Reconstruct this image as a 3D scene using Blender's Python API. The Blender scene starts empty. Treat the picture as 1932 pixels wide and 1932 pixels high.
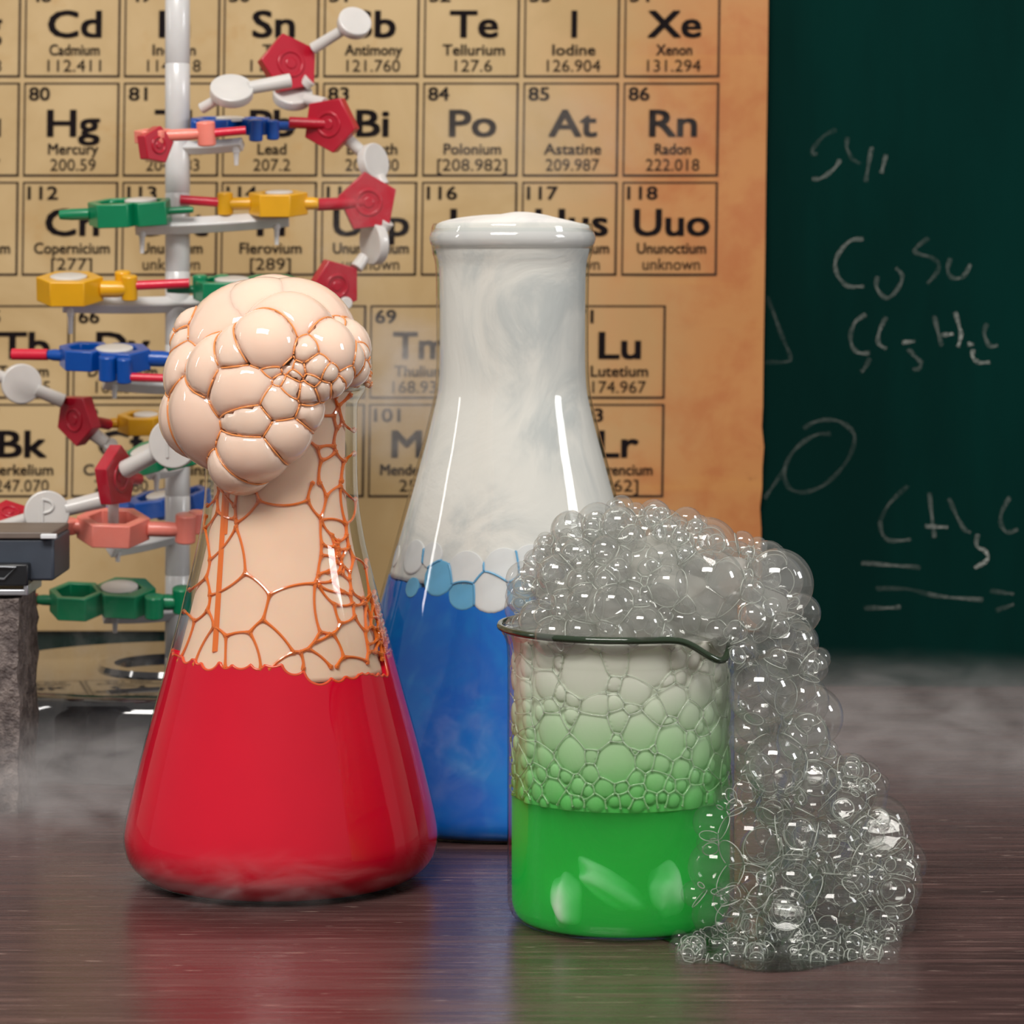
import bpy, bmesh, math, random
import numpy as np
from mathutils import Vector, Matrix

random.seed(7); np.random.seed(7)
S = bpy.context.scene
COL = S.collection
PI = math.pi

# ------------------------------------------------------------------ camera, world, lights, exposure
F = 5500.0          # focal length in pixels of the 1932 px frame
CH = 0.2308         # camera height above the table top (m)
HZ = 500.0          # image row of the horizon
cam = bpy.data.cameras.new('camera')
cam.sensor_width = 36.0
cam.lens = 36.0 * F / 1932.0
cam.shift_y = -(966.0 - HZ) / 1932.0
cam.clip_start = 0.02; cam.clip_end = 50
cam.dof.use_dof = True; cam.dof.focus_distance = 1.05; cam.dof.aperture_fstop = 25
camo = bpy.data.objects.new('camera', cam); COL.objects.link(camo)
camo.location = (0, 0, CH); camo.rotation_euler = (PI/2, 0, 0)
S.camera = camo

w = bpy.data.worlds.new('World'); S.world = w; w.use_nodes = True
w.node_tree.nodes['Background'].inputs[0].default_value = (1.0, 0.95, 0.90, 1)
w.node_tree.nodes['Background'].inputs[1].default_value = 0.38

def area(name, loc, aim, sx, sy, power, col=(1, 1, 1)):
    l = bpy.data.lights.new(name, 'AREA'); l.shape = 'RECTANGLE'; l.size = sx; l.size_y = sy
    l.energy = power; l.color = col
    o = bpy.data.objects.new(name, l); COL.objects.link(o); o.location = loc
    o.rotation_euler = (Vector(aim) - Vector(loc)).to_track_quat('-Z', 'Y').to_euler()
    return o
area('key_softbox', (-0.30, 0.05, 1.38), (0.02, 1.3, 0.12), 0.9, 0.42, 26.5, (1, 0.96, 0.91))
area('right_window', (1.25, 0.78, 0.62), (0.0, 1.15, 0.12), 0.26, 0.36, 5, (0.97, 0.98, 1))
area('left_strip', (-0.95, 1.12, 0.50), (0.0, 1.25, 0.12), 0.04, 0.28, 0.6, (1, 0.97, 0.94))

S.view_settings.view_transform = 'Standard'; S.view_settings.look = 'None'
S.view_settings.gamma = 1.0; S.view_settings.use_curve_mapping = False
S.view_settings.exposure = 0.0
cy = S.cycles
cy.max_bounces = 12; cy.diffuse_bounces = 3; cy.glossy_bounces = 4; cy.transmission_bounces = 6
cy.volume_bounces = 4; cy.transparent_max_bounces = 48
cy.caustics_reflective = False; cy.caustics_refractive = False
cy.use_denoising = True; cy.use_adaptive_sampling = True; cy.adaptive_threshold = 0.02
cy.volume_step_rate = 4.0; cy.volume_max_steps = 48
try: cy.sample_clamp_indirect = 4.0
except Exception: pass

# ------------------------------------------------------------------ helpers
def P(px, py, Y):
    """the place at distance Y from the lens that the photograph shows at (px, py)"""
    return Vector(((px - 966.0) * Y / F, Y, CH - (py - HZ) * Y / F))

class MB:
    def __init__(s): s.v = []; s.f = []; s.m = []
    def add(s, v, f, mat=0):
        n = len(s.v); s.v.extend([tuple(map(float, p)) for p in v])
        s.f.extend([tuple(int(i) + n for i in q) for q in f]); s.m.extend([mat] * len(f))
    def tube(s, pts, r, sides=6, caps=True, mat=0, closed=False, squash=None):
        pts = [np.array(p, float) for p in pts]; n = len(pts)
        if n < 2: return
        rr = list(r) if hasattr(r, '__len__') else [r] * n
        T = []
        for i in range(n):
            if closed: d = pts[(i+1) % n] - pts[i-1]
            else: d = pts[min(i+1, n-1)] - pts[max(i-1, 0)]
            l = np.linalg.norm(d); T.append(d / l if l > 1e-12 else np.array([0, 0, 1.0]))
        a = np.array([0, 1.0, 0]) if abs(T[0][1]) < 0.9 else np.array([1.0, 0, 0])
        V = []
        for i in range(n):
            a = a - T[i] * a.dot(T[i]); l = np.linalg.norm(a)
            if l < 1e-6: a = np.cross(T[i], [0.3, 0.5, 0.8]); l = np.linalg.norm(a)
            a = a / l; b = np.cross(T[i], a)
            for k in range(sides):
                t = 2 * PI * k / sides
                o = (a * math.cos(t) + b * math.sin(t)) * rr[i]
                if squash: o = o * np.array(squash)
                V.append(pts[i] + o)
        Fc = []
        m = n if closed else n - 1
        for i in range(m):
            j = (i + 1) % n
            for k in range(sides):
                k2 = (k + 1) % sides
                Fc.append((i*sides+k, i*sides+k2, j*sides+k2, j*sides+k))
        if caps and not closed:
            Fc.append(tuple(range(sides))[::-1]); Fc.append(tuple(range((n-1)*sides, n*sides)))
        s.add(V, Fc, mat)
    def ball(s, c, r, sub=1, scale=(1, 1, 1), mat=0):
        d, f = ICO[sub]; s.add(np.array(c) + d * r * np.array(scale), f, mat)
    def lathe(s, prof, n=72, c=(0, 0, 0), mat=0, a0=0.0):
        V = []; Fc = []; m = len(prof)
        for (r, z) in prof:
            for k in range(n):
                t = 2 * PI * k / n + a0; V.append((c[0] + r*math.cos(t), c[1] + r*math.sin(t), c[2] + z))
        for i in range(m - 1):
            for k in range(n):
                k2 = (k + 1) % n
                Fc.append((i*n+k, i*n+k2, (i+1)*n+k2, (i+1)*n+k))
        if prof[0][0] > 1e-6: Fc.append(tuple(range(n))[::-1])
        if prof[-1][0] > 1e-6: Fc.append(tuple(range((m-1)*n, m*n)))
        s.add(V, Fc, mat)
    def box(s, lo, hi, mat=0):
        x0, y0, z0 = lo; x1, y1, z1 = hi
        V = [(x0,y0,z0),(x1,y0,z0),(x1,y1,z0),(x0,y1,z0),(x0,y0,z1),(x1,y0,z1),(x1,y1,z1),(x0,y1,z1)]
        s.add(V, [(0,3,2,1),(4,5,6,7),(0,1,5,4),(1,2,6,5),(2,3,7,6),(3,0,4,7)], mat)
    def prism(s, poly, z0, z1, hole=None, mat=0):
        """poly: list of (x, y) counter clockwise; hole: same count inner loop"""
        n = len(poly); V = [(x, y, z0) for x, y in poly] + [(x, y, z1) for x, y in poly]; Fc = []
        for k in range(n):
            k2 = (k+1) % n; Fc.append((k, k2, n+k2, n+k))
        if hole is None:
            Fc.append(tuple(range(n))[::-1]); Fc.append(tuple(range(n, 2*n)))
        else:
            V += [(x, y, z0) for x, y in hole] + [(x, y, z1) for x, y in hole]
            for k in range(n):
                k2 = (k+1) % n
                Fc.append((2*n+k2, 2*n+k, 3*n+k, 3*n+k2))
                Fc.append((n+k, n+k2, 3*n+k2, 3*n+k)); Fc.append((k2, k, 2*n+k, 2*n+k2))
        s.add(V, Fc, mat)
    def xf(s, M):
        s.v = [tuple(M @ Vector(p)) for p in s.v]; return s
    def obj(s, name, mats, parent=None, smooth=40, bevel=0, origin=None, segs=2):
        me = bpy.data.meshes.new(name)
        v = s.v
        if origin is not None: v = [(p[0]-origin[0], p[1]-origin[1], p[2]-origin[2]) for p in v]
        me.from_pydata(v, [], s.f)
        if not isinstance(mats, (list, tuple)): mats = [mats]
        for m in mats: me.materials.append(m)
        if len(mats) > 1: me.polygons.foreach_set('material_index', s.m)
        if smooth is not None:
            me.polygons.foreach_set('use_smooth', [True] * len(me.polygons))
            if smooth < 180: me.set_sharp_from_angle(angle=math.radians(smooth))
        me.validate(); me.update()
        o = bpy.data.objects.new(name, me); COL.objects.link(o)
        if origin is not None: o.location = origin
        if parent is not None:
            o.parent = parent
            if origin is None: o.location = -Vector(parent.location)
            else: o.location = Vector(origin) - Vector(parent.location)
        if bevel:
            b = o.modifiers.new('Bevel', 'BEVEL'); b.width = bevel; b.segments = segs; b.limit_method = 'ANGLE'; b.angle_limit = math.radians(35)
        return o

def _ico(sub):
    bm = bmesh.new(); bmesh.ops.create_icosphere(bm, subdivisions=sub, radius=1.0)
    v = np.array([p.co[:] for p in bm.verts]); v /= np.linalg.norm(v, axis=1)[:, None]
    f = [tuple(q.index for q in t.verts) for t in bm.faces]; bm.free(); return v, f
ICO = {k: _ico(k) for k in (1, 2, 3, 4, 5)}

def empty(name, loc=(0, 0, 0)):
    o = bpy.data.objects.new(name, None); COL.objects.link(o); o.location = loc; o.empty_display_size = 0.02; return o
def tag(o, label=None, cat=None, group=None, kind=None):
    if label: o['label'] = label
    if cat: o['category'] = cat
    if group: o['group'] = group
    if kind: o['kind'] = kind
    return o

# ------------------------------------------------------------------ materials
def lin(c):
    return tuple((x/12.92 if x <= 0.04045 else ((x+0.055)/1.055)**2.4) for x in [k/255.0 for k in c]) + (1,)
class NT:
    def __init__(s, name):
        s.mat = bpy.data.materials.new(name); s.mat.use_nodes = True; s.t = s.mat.node_tree
        for n in list(s.t.nodes): s.t.nodes.remove(n)
        s.out = s.t.nodes.new('ShaderNodeOutputMaterial')
    def n(s, typ, **kw):
        x = s.t.nodes.new('ShaderNode' + typ)
        for k, v in kw.items(): setattr(x, k, v)
        return x
    def set(s, sock, v):
        if hasattr(v, 'is_output') or isinstance(v, bpy.types.NodeSocket): s.t.links.new(v, sock)
        else: sock.default_value = v
    def math(s, op, a, b=0.0, clamp=False):
        x = s.n('Math', operation=op, use_clamp=clamp); s.set(x.inputs[0], a); s.set(x.inputs[1], b); return x.outputs[0]
    def maprange(s, v, a, b, c=0.0, d=1.0, interp='SMOOTHSTEP'):
        x = s.n('MapRange', interpolation_type=interp); s.set(x.inputs[0], v)
        for i, q in enumerate((a, b, c, d)): x.inputs[i+1].default_value = q
        return x.outputs[0]
    def noise(s, vec, scale, detail=4, rough=0.55, dist=0.0, out=0):
        x = s.n('TexNoise'); s.set(x.inputs['Vector'], vec); x.inputs['Scale'].default_value = scale
        x.inputs['Detail'].default_value = detail; x.inputs['Roughness'].default_value = rough; x.inputs['Distortion'].default_value = dist
        return x.outputs[out]
    def mapping(s, vec, scale=(1, 1, 1), loc=(0, 0, 0), rot=(0, 0, 0)):
        x = s.n('Mapping'); s.set(x.inputs[0], vec); x.inputs['Scale'].default_value = scale; x.inputs['Location'].default_value = loc; x.inputs['Rotation'].default_value = rot
        return x.outputs[0]
    def mix(s, fac, a, b, blend='MIX'):
        x = s.n('Mix', data_type='RGBA', blend_type=blend); s.set(x.inputs[0], fac); s.set(x.inputs[6], a); s.set(x.inputs[7], b); return x.outputs[2]
    def obj(s): return s.n('TexCoord').outputs['Object']
    def sep(s, v):
        x = s.n('SeparateXYZ'); s.set(x.inputs[0], v); return x.outputs
    def princ(s, **kw):
        x = s.n('BsdfPrincipled')
        for k, v in kw.items(): s.set(x.inputs[k.replace('_', ' ')], v)
        return x
    def bump(s, h, strength=0.3, dist=0.001):
        x = s.n('Bump'); s.set(x.inputs['Height'], h); x.inputs['Strength'].default_value = strength; x.inputs['Distance'].default_value = dist; return x.outputs[0]
    def mixs(s, fac, a, b):
        x = s.n('MixShader'); s.set(x.inputs[0], fac); s.t.links.new(a, x.inputs[1]); s.t.links.new(b, x.inputs[2]); return x.outputs[0]
    def fres(s, f0=0.05, power=5.0, top=0.95, k=1.0):
        lw = s.n('LayerWeight'); lw.inputs[0].default_value = 0.5
        return s.math('ADD', s.math('MULTIPLY', s.math('POWER', lw.outputs['Facing'], power), top - f0), f0, True)
    def done(s, surf=None, vol=None):
        if surf is not None: s.t.links.new(surf, s.out.inputs['Surface'])
        if vol is not None: s.t.links.new(vol, s.out.inputs['Volume'])
        return s.mat

def plain(name, rgb, rough=0.4, coat=0.0, spec=0.5, sss=0.0, metal=0.0, var=0.06, scale=60.0, sssr=(1, 0.6, 0.4), ssss=0.006):
    t = NT(name); c = lin(rgb)
    nz = t.noise(t.obj(), scale, 3)
    col = t.mix(t.maprange(nz, 0.3, 0.7), tuple(x*(1-var) for x in c[:3]) + (1,), tuple(min(1, x*(1+var)) for x in c[:3]) + (1,))
    p = t.princ(Base_Color=col, Roughness=rough, Coat_Weight=coat, Coat_Roughness=0.03, Specular_IOR_Level=spec, Metallic=metal)
    if sss:
        p.inputs['Subsurface Weight'].default_value = sss; p.inputs['Subsurface Radius'].default_value = sssr; p.inputs['Subsurface Scale'].default_value = ssss
    return t.done(p.outputs[0])

def thin_glass(name, f0=0.07, tint=(0.96, 0.98, 0.97, 1), rough=0.015, haze=0.0):
    t = NT(name)
    tr = t.n('BsdfTransparent'); tr.inputs[0].default_value = tint
    g = t.n('BsdfGlossy'); g.inputs['Roughness'].default_value = rough
    sh = tr.outputs[0]
    if haze:
        d = t.n('BsdfDiffuse'); d.inputs[0].default_value = (0.85, 0.86, 0.85, 1); sh = t.mixs(haze, sh, d.outputs[0])
    return t.done(t.mixs(t.fres(f0), sh, g.outputs[0]))

def film(name, f0=0.09, tint=(0.97, 0.975, 0.97, 1), haze=0.05, hcol=(0.85, 0.86, 0.84, 1), edge=0.35, power=3.0):
    """a soap bubble's wall: clear, glossy, a little milky"""
    t = NT(name)
    tr = t.n('BsdfTransparent'); tr.inputs[0].default_value = tint
    d = t.n('BsdfDiffuse'); d.inputs[0].default_value = hcol
    tl = t.n('BsdfTranslucent'); tl.inputs[0].default_value = hcol
    ml = t.mixs(0.5, d.outputs[0], tl.outputs[0])
    g = t.n('BsdfGlossy'); g.inputs['Roughness'].default_value = 0.03
    sh = t.mixs(haze, tr.outputs[0], ml)
    return t.done(t.mixs(t.fres(f0, power, edge), sh, g.outputs[0]))

M_glass = thin_glass('flask glass', 0.045)
M_rimglass = thin_glass('thick rim glass', 0.12, (0.86, 0.90, 0.88, 1), 0.03, 0.10)

# table wood
t = NT('dark table wood'); o = t.obj()
g1 = t.noise(t.mapping(o, (7, 190, 7)), 1.0, 7, 0.7, 0.8)
g2 = t.noise(t.mapping(o, (22, 420, 10)), 1.0, 4, 0.6)
bl = t.noise(o, 7.0, 4, 0.6)
c = t.mix(t.maprange(g1, 0.35, 0.7), lin((64, 45, 44)), lin((92, 66, 64)))
c = t.mix(t.maprange(g2, 0.56, 0.74, 0, 0.75), c, lin((146, 116, 110)))
g3 = t.noise(t.mapping(o, (45, 900, 10)), 1.0, 3, 0.6)
c = t.mix(t.maprange(g3, 0.60, 0.72, 0, 0.5), c, lin((50, 34, 35)))
c = t.mix(t.maprange(t.noise(t.mapping(o, (60, 700, 10), (3, 1, 0)), 1.0, 2, 0.5), 0.70, 0.76, 0, 0.8), c, lin((196, 170, 158)))
c = t.mix(t.maprange(bl, 0.45, 0.75, 0, 0.35), c, lin((112, 84, 82)))
p = t.princ(Base_Color=c, Roughness=t.maprange(g1, 0.3, 0.75, 0.20, 0.36), Specular_IOR_Level=0.5, Normal=t.bump(g2, 0.25, 0.0006))
M_table = t.done(p.outputs[0])

# chalkboard
t = NT('green chalkboard'); o = t.obj()
dust = t.noise(t.mapping(o, (9, 9, 2.2), (0, 0, 0), (0, 0.12, 0)), 1.0, 5, 0.6)
c = t.mix(t.maprange(dust, 0.4, 0.75), lin((0, 32, 28)), lin((0, 42, 37)))
p = t.princ(Base_Color=c, Roughness=0.8, Specular_IOR_Level=0.06)
M_board = t.done(p.outputs[0])

def chalk(name, amount):
    t = NT(name); o = t.obj()
    nz = t.noise(o, 900.0, 3, 0.7); n2 = t.noise(o, 60.0, 2, 0.5)
    a = t.math('MULTIPLY', t.maprange(nz, 0.35, 0.62), t.maprange(n2, 0.35, 0.65, amount*0.4, amount), True)
    d = t.n('BsdfDiffuse'); d.inputs[0].default_value = lin((205, 208, 200))
    tr = t.n('BsdfTransparent')
    return t.done(t.mixs(a, tr.outputs[0], d.outputs[0]))
M_chalk = [chalk('faint chalk', 0.11), chalk('soft chalk', 0.25), chalk('strong chalk', 0.6)]

YPX = 1.5935/F
# poster paper: aged parchment print, orange towards its right border
t = NT('aged poster paper'); o = t.obj(); xyz = t.sep(o)
n1 = t.noise(o, 9.0, 5, 0.6, 0.6); n2 = t.noise(o, 30.0, 5, 0.65, 0.3); n3 = t.noise(t.mapping(o, (3, 3, 60)), 1.0, 3, 0.5)
c = t.mix(t.maprange(n1, 0.35, 0.68), lin((186, 156, 108)), lin((204, 176, 130)))
c = t.mix(t.maprange(n2, 0.56, 0.75, 0, 0.55), c, lin((188, 146, 88)))
edge = t.math('ADD', xyz[0], t.math('MULTIPLY', t.math('SUBTRACT', n1, 0.5), 0.16))
c = t.mix(t.maprange(edge, -0.005, 0.125), c, lin((190, 130, 76)))
c = t.mix(t.math('MULTIPLY', t.maprange(edge, 0.045, 0.12), t.maprange(n2, 0.4, 0.66, 0, 0.75)), c, lin((178, 106, 60)))
c = t.mix(t.math('MULTIPLY', t.maprange(edge, 0.03, 0.1), t.maprange(n3, 0.6, 0.8, 0, 0.35)), c, lin((214, 164, 84)))
sp = t.math('MULTIPLY', t.maprange(t.noise(o, 14.0, 6, 0.7, 1.5), 0.60, 0.70, 0, 0.6), t.maprange(edge, 0.05, 0.13))
low = t.maprange(xyz[2], 0.16, 0.05)
c = t.mix(t.math('MULTIPLY', sp, t.maprange(xyz[2], 0.22, 0.10, 0.25, 1.0)), c, lin((112, 56, 30)))
vd = t.n('VectorMath', operation='DISTANCE'); t.set(vd.inputs[0], t.mapping(o, (1, 0, 0.75))); vd.inputs[1].default_value = ((1385-966)*YPX, 0, 0.75*-(985-HZ)*YPX)
c = t.mix(t.math('MULTIPLY', t.maprange(vd.outputs['Value'], 0.032, 0.004), t.maprange(t.noise(o, 70.0, 5, 0.7, 1.0), 0.42, 0.62, 0, 0.8)), c, lin((96, 46, 24)))
p = t.princ(Base_Color=c, Roughness=0.45, Specular_IOR_Level=0.35, Coat_Weight=0.15, Coat_Roughness=0.25)
M_paper = t.done(p.outputs[0])
M_ink = plain('dark printing ink', (22, 15, 17), 0.7, spec=0.1, var=0.15)
M_inkline = plain('grid line ink', (50, 38, 34), 0.7, spec=0.1, var=0.25, scale=120)

# ------------------------------------------------------------------ table, chalkboard, poster
YB = 1.597
 
mb = MB(); mb.box((-2.2, YB + 0.075, -0.75), (2.2, YB + 0.12, 1.9))
tag(mb.obj('wall_back', plain('painted wall', (196, 190, 180), 0.8), smooth=None), kind='structure')
mb = MB(); mb.box((-2.2, -1.2, -0.79), (2.2, YB + 0.12, -0.75))
tag(mb.obj('floor', plain('floor covering', (120, 112, 104), 0.6), smooth=None), kind='structure')
tbl = empty('table', (0, 1.0, -0.75))
mb = MB(); mb.box((-1.1, 0.45, -0.03), (1.1, YB + 0.06, 0.0)); mb.obj('tabletop', M_table, tbl, bevel=0.003)
for sx in (-1.03, 1.03):
    for sy in (0.52, YB):
        mb = MB(); mb.box((sx-0.03, sy-0.03, -0.75), (sx+0.03, sy+0.03, -0.0305)); mb.obj('leg', M_table, tbl, bevel=0.003)
tag(tbl, 'dark brown wooden table top with fine streaky grain, under all the glassware', 'table')

mb = MB(); mb.box((-0.75, YB, 0.0), (0.75, YB + 0.012, 0.55))
board = mb.obj('chalkboard', M_board, smooth=None)
tag(board, 'dark green chalkboard with chalked formulas standing behind the poster', 'chalkboard')
Z6 = lambda q: (1400 + q[0]/2.76, 100 + q[1]/2.76)
Z7 = lambda q: (1400 + q[0]/2.575, 750 + q[1]/2.575)
def smooth_line(pts, n=6):
    pts = [np.array(p, float) for p in pts]
    if len(pts) < 3: return [pts[0] + (pts[-1]-pts[0])*k/8 for k in range(9)]
    out = []
    for i in range(len(pts)-1):
        p0 = pts[max(i-1, 0)]; p1 = pts[i]; p2 = pts[i+1]; p3 = pts[min(i+2, len(pts)-1)]
        for k in range(n):
            u = k/n
            out.append(0.5*((2*p1) + (-p0+p2)*u + (2*p0-5*p1+4*p2-p3)*u*u + (-p0+3*p1-3*p2+p3)*u**3))
    out.append(pts[-1]); return out
chalk_words = [
 [Z6, [(0, [(490,400),(430,430),(375,490),(365,520),(390,525)]), (1, [(510,555),(490,590),(440,635),(400,655),(365,655)]), (0, [(550,440),(545,490),(570,545),(615,578)]), (1, [(675,490),(655,600),(645,670)]), (1, [(750,530),(735,590),(725,625)])]],
 [Z6, [(1, [(630,968),(560,980),(500,1050),(485,1110),(505,1170),(555,1215),(635,1215)]), (1, [(705,1165),(700,1220),(745,1275),(790,1255),(830,1190),(830,1150),(800,1120)]), (0, [(970,965),(910,1010),(905,1040),(985,1065),(1025,1100),(1010,1150),(965,1200)]), (1, [(1085,1070),(1070,1130),(1095,1170),(1150,1165),(1190,1100)])]],
 [Z6, [(1, [(645,1362),(590,1400),(565,1470),(575,1530),(610,1562),(665,1562)]), (0, [(665,1590),(640,1640),(620,1660)]), (1, [(750,1375),(715,1450),(710,1510),(750,1540)]), (2, [(835,1508),(900,1500)]), (1, [(865,1540),(900,1580),(930,1610),(925,1640),(890,1650)]), (1, [(1000,1370),(1020,1450),(1040,1525)]), (2, [(1110,1350),(1130,1420),(1140,1470),(1125,1530)]), (2, [(1040,1470),(1100,1462)]), (2, [(1175,1515),(1205,1518)]), (2, [(1205,1545),(1200,1580),(1230,1610),(1290,1610)]), (1, [(1275,1410),(1260,1460),(1290,1525),(1330,1522)])]],
 [Z6, [(0, [(130,1270),(170,1370),(210,1480),(245,1560),(240,1605),(120,1610)])]],
 [Z7, [(0, [(300,150),(350,120),(420,108),(490,125),(545,180),(530,270),(470,360),(390,430),(300,460),(230,440),(208,380),(220,310),(270,240),(350,185),(430,175)]), (0, [(215,340),(150,430),(110,490)])]],
 [Z7, [(0, [(805,430),(720,510),(670,600)]), (1, [(670,600),(680,660),(720,695),(820,690)]), (1, [(910,465),(920,560),(935,680)]), (2, [(890,625),(1000,630)]), (1, [(1005,490),(1040,570),(1080,640),(1110,655)]), (2, [(1145,665),(1140,720),(1185,750),(1190,790),(1130,828)]), (1, [(1300,485),(1260,560),(1260,620),(1290,655),(1340,640)])]],
 [Z7, [(1, [(580,803),(730,815),(865,825)])]],
 [Z7, [(0, [(650,928),(800,930),(900,955)]), (1, [(900,955),(1000,970),(1170,982)])]],
 [Z7, [(1, [(595,1022),(700,1022),(770,1018)])]],
 [Z7, [(0, [(1205,938),(1320,955)]), (0, [(1235,1035),(1320,1005)])]],
]
for zf, strokes in chalk_words:
    mb = MB()
    for lev, pts in strokes:
        q = smooth_line([zf(p) for p in pts])
        mb.tube([P(a, b, YB - 0.0002) for a, b in q], [0.0010 + 0.0003*math.sin(i*0.7) for i in range(len(q))], 6, squash=(1, 0.3, 1), mat=lev)
    mb.obj('chalk_mark', M_chalk, board)

# poster ---------------------------------------------------------------
YP = 1.5935
SHEAR = 0.0135
PX = YP / F                               # metres per photo pixel on the poster
def on_poster(px, py, lift=0.0):
    """px is given in the photo's row of y = 300"""
    x = (px - SHEAR*(py - 300) - 966) * PX
    z = CH - (py - HZ) * PX
    curl = 0.0022 * max(0.0, (x - 0.06) / 0.08)**2 + 0.0006*math.sin(z*60)*max(0.0, (x-0.09)/0.05)
    return (x, YP - curl - lift, z)
posterroot = empty('poster', (0.0, YP, CH))
tag(posterroot, 'tan and orange aged periodic table poster in front of the chalkboard', 'poster')
mb = MB(); V = []; Fc = []
xs = np.linspace(-700, 1445, 60); ys = np.linspace(-700, 1190, 50)
for j, yy in enumerate(ys):
    for i, xx in enumerate(xs):
        e = (2.0*math.sin(yy*0.031) + 1.2*math.sin(yy*0.083+1)) if i == len(xs)-1 and yy > 780 else 0
        V.append(on_poster(xx + e, yy))
nx = len(xs); nv = len(V)
V2 = [(a, b + 0.0006, c) for a, b, c in V]
for j in range(len(ys)-1):
    for i in range(nx-1):
        a = j*nx+i; Fc.append((a, a+nx, a+nx+1, a+1)); Fc.append((nv+a, nv+a+1, nv+a+nx+1, nv+a+nx))
for i in range(nx-1):
    a = i; Fc.append((a, a+1, nv+a+1, nv+a)); a = (len(ys)-1)*nx+i; Fc.append((a+1, a, nv+a, nv+a+1))
for j in range(len(ys)-1):
    a = j*nx; Fc.append((a+nx, a, nv+a, nv+a+nx)); a = j*nx+nx-1; Fc.append((a, a+nx, nv+a+nx, nv+a))
mb.add(V + V2, Fc); mb.obj('paper', M_paper, posterroot, smooth=50)

_tc = {}
def text_mesh(s, bold):
    if (s, bold) in _tc: return _tc[(s, bold)]
    cu = bpy.data.curves.new('txt', 'FONT'); cu.body = s; cu.size = 1.0; cu.offset = bold; cu.resolution_u = 3; cu.fill_mode = 'FRONT'
    ob = bpy.data.objects.new('txt', cu); COL.objects.link(ob)
    dg = bpy.context.evaluated_depsgraph_get(); ev = ob.evaluated_get(dg); me = ev.to_mesh()
    v = np.array([p.co[:] for p in me.vertices]); f = [tuple(q.vertices) for q in me.polygons]
    ev.to_mesh_clear(); bpy.data.objects.remove(ob); bpy.data.curves.remove(cu)
    _tc[(s, bold)] = (v, f); return v, f
CAPH = float(text_mesh('H', 0.0)[0][:, 1].max())
def put_text(mb, s, px, base, cap, width=None, bold=0.0, align='c'):
    v, f = text_mesh(s, 0.0); k = cap / CAPH; x0, x1 = v[:, 0].min(), v[:, 0].max()
    kx = k if width is None else width / (x1 - x0)
    if kx > k*1.25: kx = k*1.25
    if kx < k*0.72: kx = k*0.72
    off = px - kx*(x0+x1)/2 if align == 'c' else px - kx*x0
    for n, (sx, sy) in enumerate(((0, 0),) if not bold else ((-1, -0.6), (1, 0.6), (-1, 0.6), (1, -0.6))):
        mb.add([on_poster(off + kx*p[0] + sx*bold*cap, base - k*p[1] + sy*bold*cap, 0.0005 + n*0.00003) for p in v], [q[::-1] for q in f], 0)
ROWS = {'A': (-30, 146), 'B': (156, 333), 'C': (343, 520), 'D': (576, 752), 'E': (762, 938)}
def cell(x0, row, num, sym, name, mass, wsym=None, wname=None):
    y0, y1 = ROWS[row]; x1 = x0 + 180; sh = 0
    mb = MB(); lw = 2.9
    for (a, b, c, d) in ((x0, y0, x1, y0+lw), (x0, y1-lw*1.4, x1, y1), (x0, y0, x0+lw, y1), (x1-lw*1.4, y0, x1, y1)):
        mb.add([on_poster(a, b, 0.0004), on_poster(c, b, 0.0004), on_poster(c, d, 0.0004), on_poster(a, d, 0.0004)], [(0, 3, 2, 1)], 1)
    cx = (x0 + x1)/2 + 4
    put_text(mb, num, x0 + 10, y0 + 33, 24, 19.0*len(num), 0.030, 'l')
    put_text(mb, sym, cx, y1 - 76, 49, {1: 24 if sym == 'I' else 60, 2: 98 if sym not in ('Te', 'At', 'Bi', 'Lr', 'Lu', 'Tl', 'Fl') else 88, 3: 140}[len(sym)] if sym != 'I' else None, 0.036)
    put_text(mb, name, cx, y1 - 42, 20, 13.4*len(name) if len(name) < 9 else 12.9*len(name), 0.022)
    put_text(mb, mass, cx, y1 - 11, 22, 15.4*len(mass) - 7*mass.count('.') , 0.0)
    ob = mb.obj('element_cell', [M_ink, M_inkline], posterroot, smooth=None)
    ob['label'] = 'printed cell reading %s %s' % (num, name)
colx = [-144, 44, 232, 419, 608, 797, 986, 1175]
for row, el in (('A', ['47 Ag Silver 107.868', '48 Cd Cadmium 112.411', '49 In Indium 114.818', '50 Sn Tin 118.71', '51 Sb Antimony 121.760', '52 Te Tellurium 127.6', '53 I Iodine 126.904', '54 Xe Xenon 131.294']),
                ('B', ['79 Au Gold 196.967', '80 Hg Mercury 200.59', '81 Tl Thallium 204.383', '82 Pb Lead 207.2', '83 Bi Bismuth 208.980', '84 Po Polonium [208.982]', '85 At Astatine 209.987', '86 Rn Radon 222.018']),
                ('C', ['111 Rg Roentgenium [280]', '112 Cn Copernicium [277]', '113 Uut Ununtrium unknown', '114 Fl Flerovium [289]', '115 Uup Ununpentium unknown', '116 Lv Livermorium [298]', '117 Uus Ununseptium unknown', '118 Uuo Ununoctium unknown'])):
    for x, e in zip(colx, el): cell(x, row, *e.split(' '))
colx2 = [-44, 143, 330, 515, 703, 890, 1080]
for row, el in (('D', ['65 Tb Terbium 158.925', '66 Dy Dysprosium 162.500', '67 Ho Holmium 164.930', '68 Er Erbium 167.259', '69 Tm Thulium 168.934', '70 Yb Ytterbium 173.055', '71 Lu Lutetium 174.967']),
                ('E', ['97 Bk Berkelium 247.070', '98 Cf Californium 251.080', '99 Es Einsteinium [254]', '100 Fm Fermium 257.095', '101 Md Mendelevium 258.1', '102 No Nobelium 259.101', '103 Lr Lawrencium [262]'])):
    for x, e in zip(colx2, el): cell(x, row, *e.split(' '))

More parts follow.
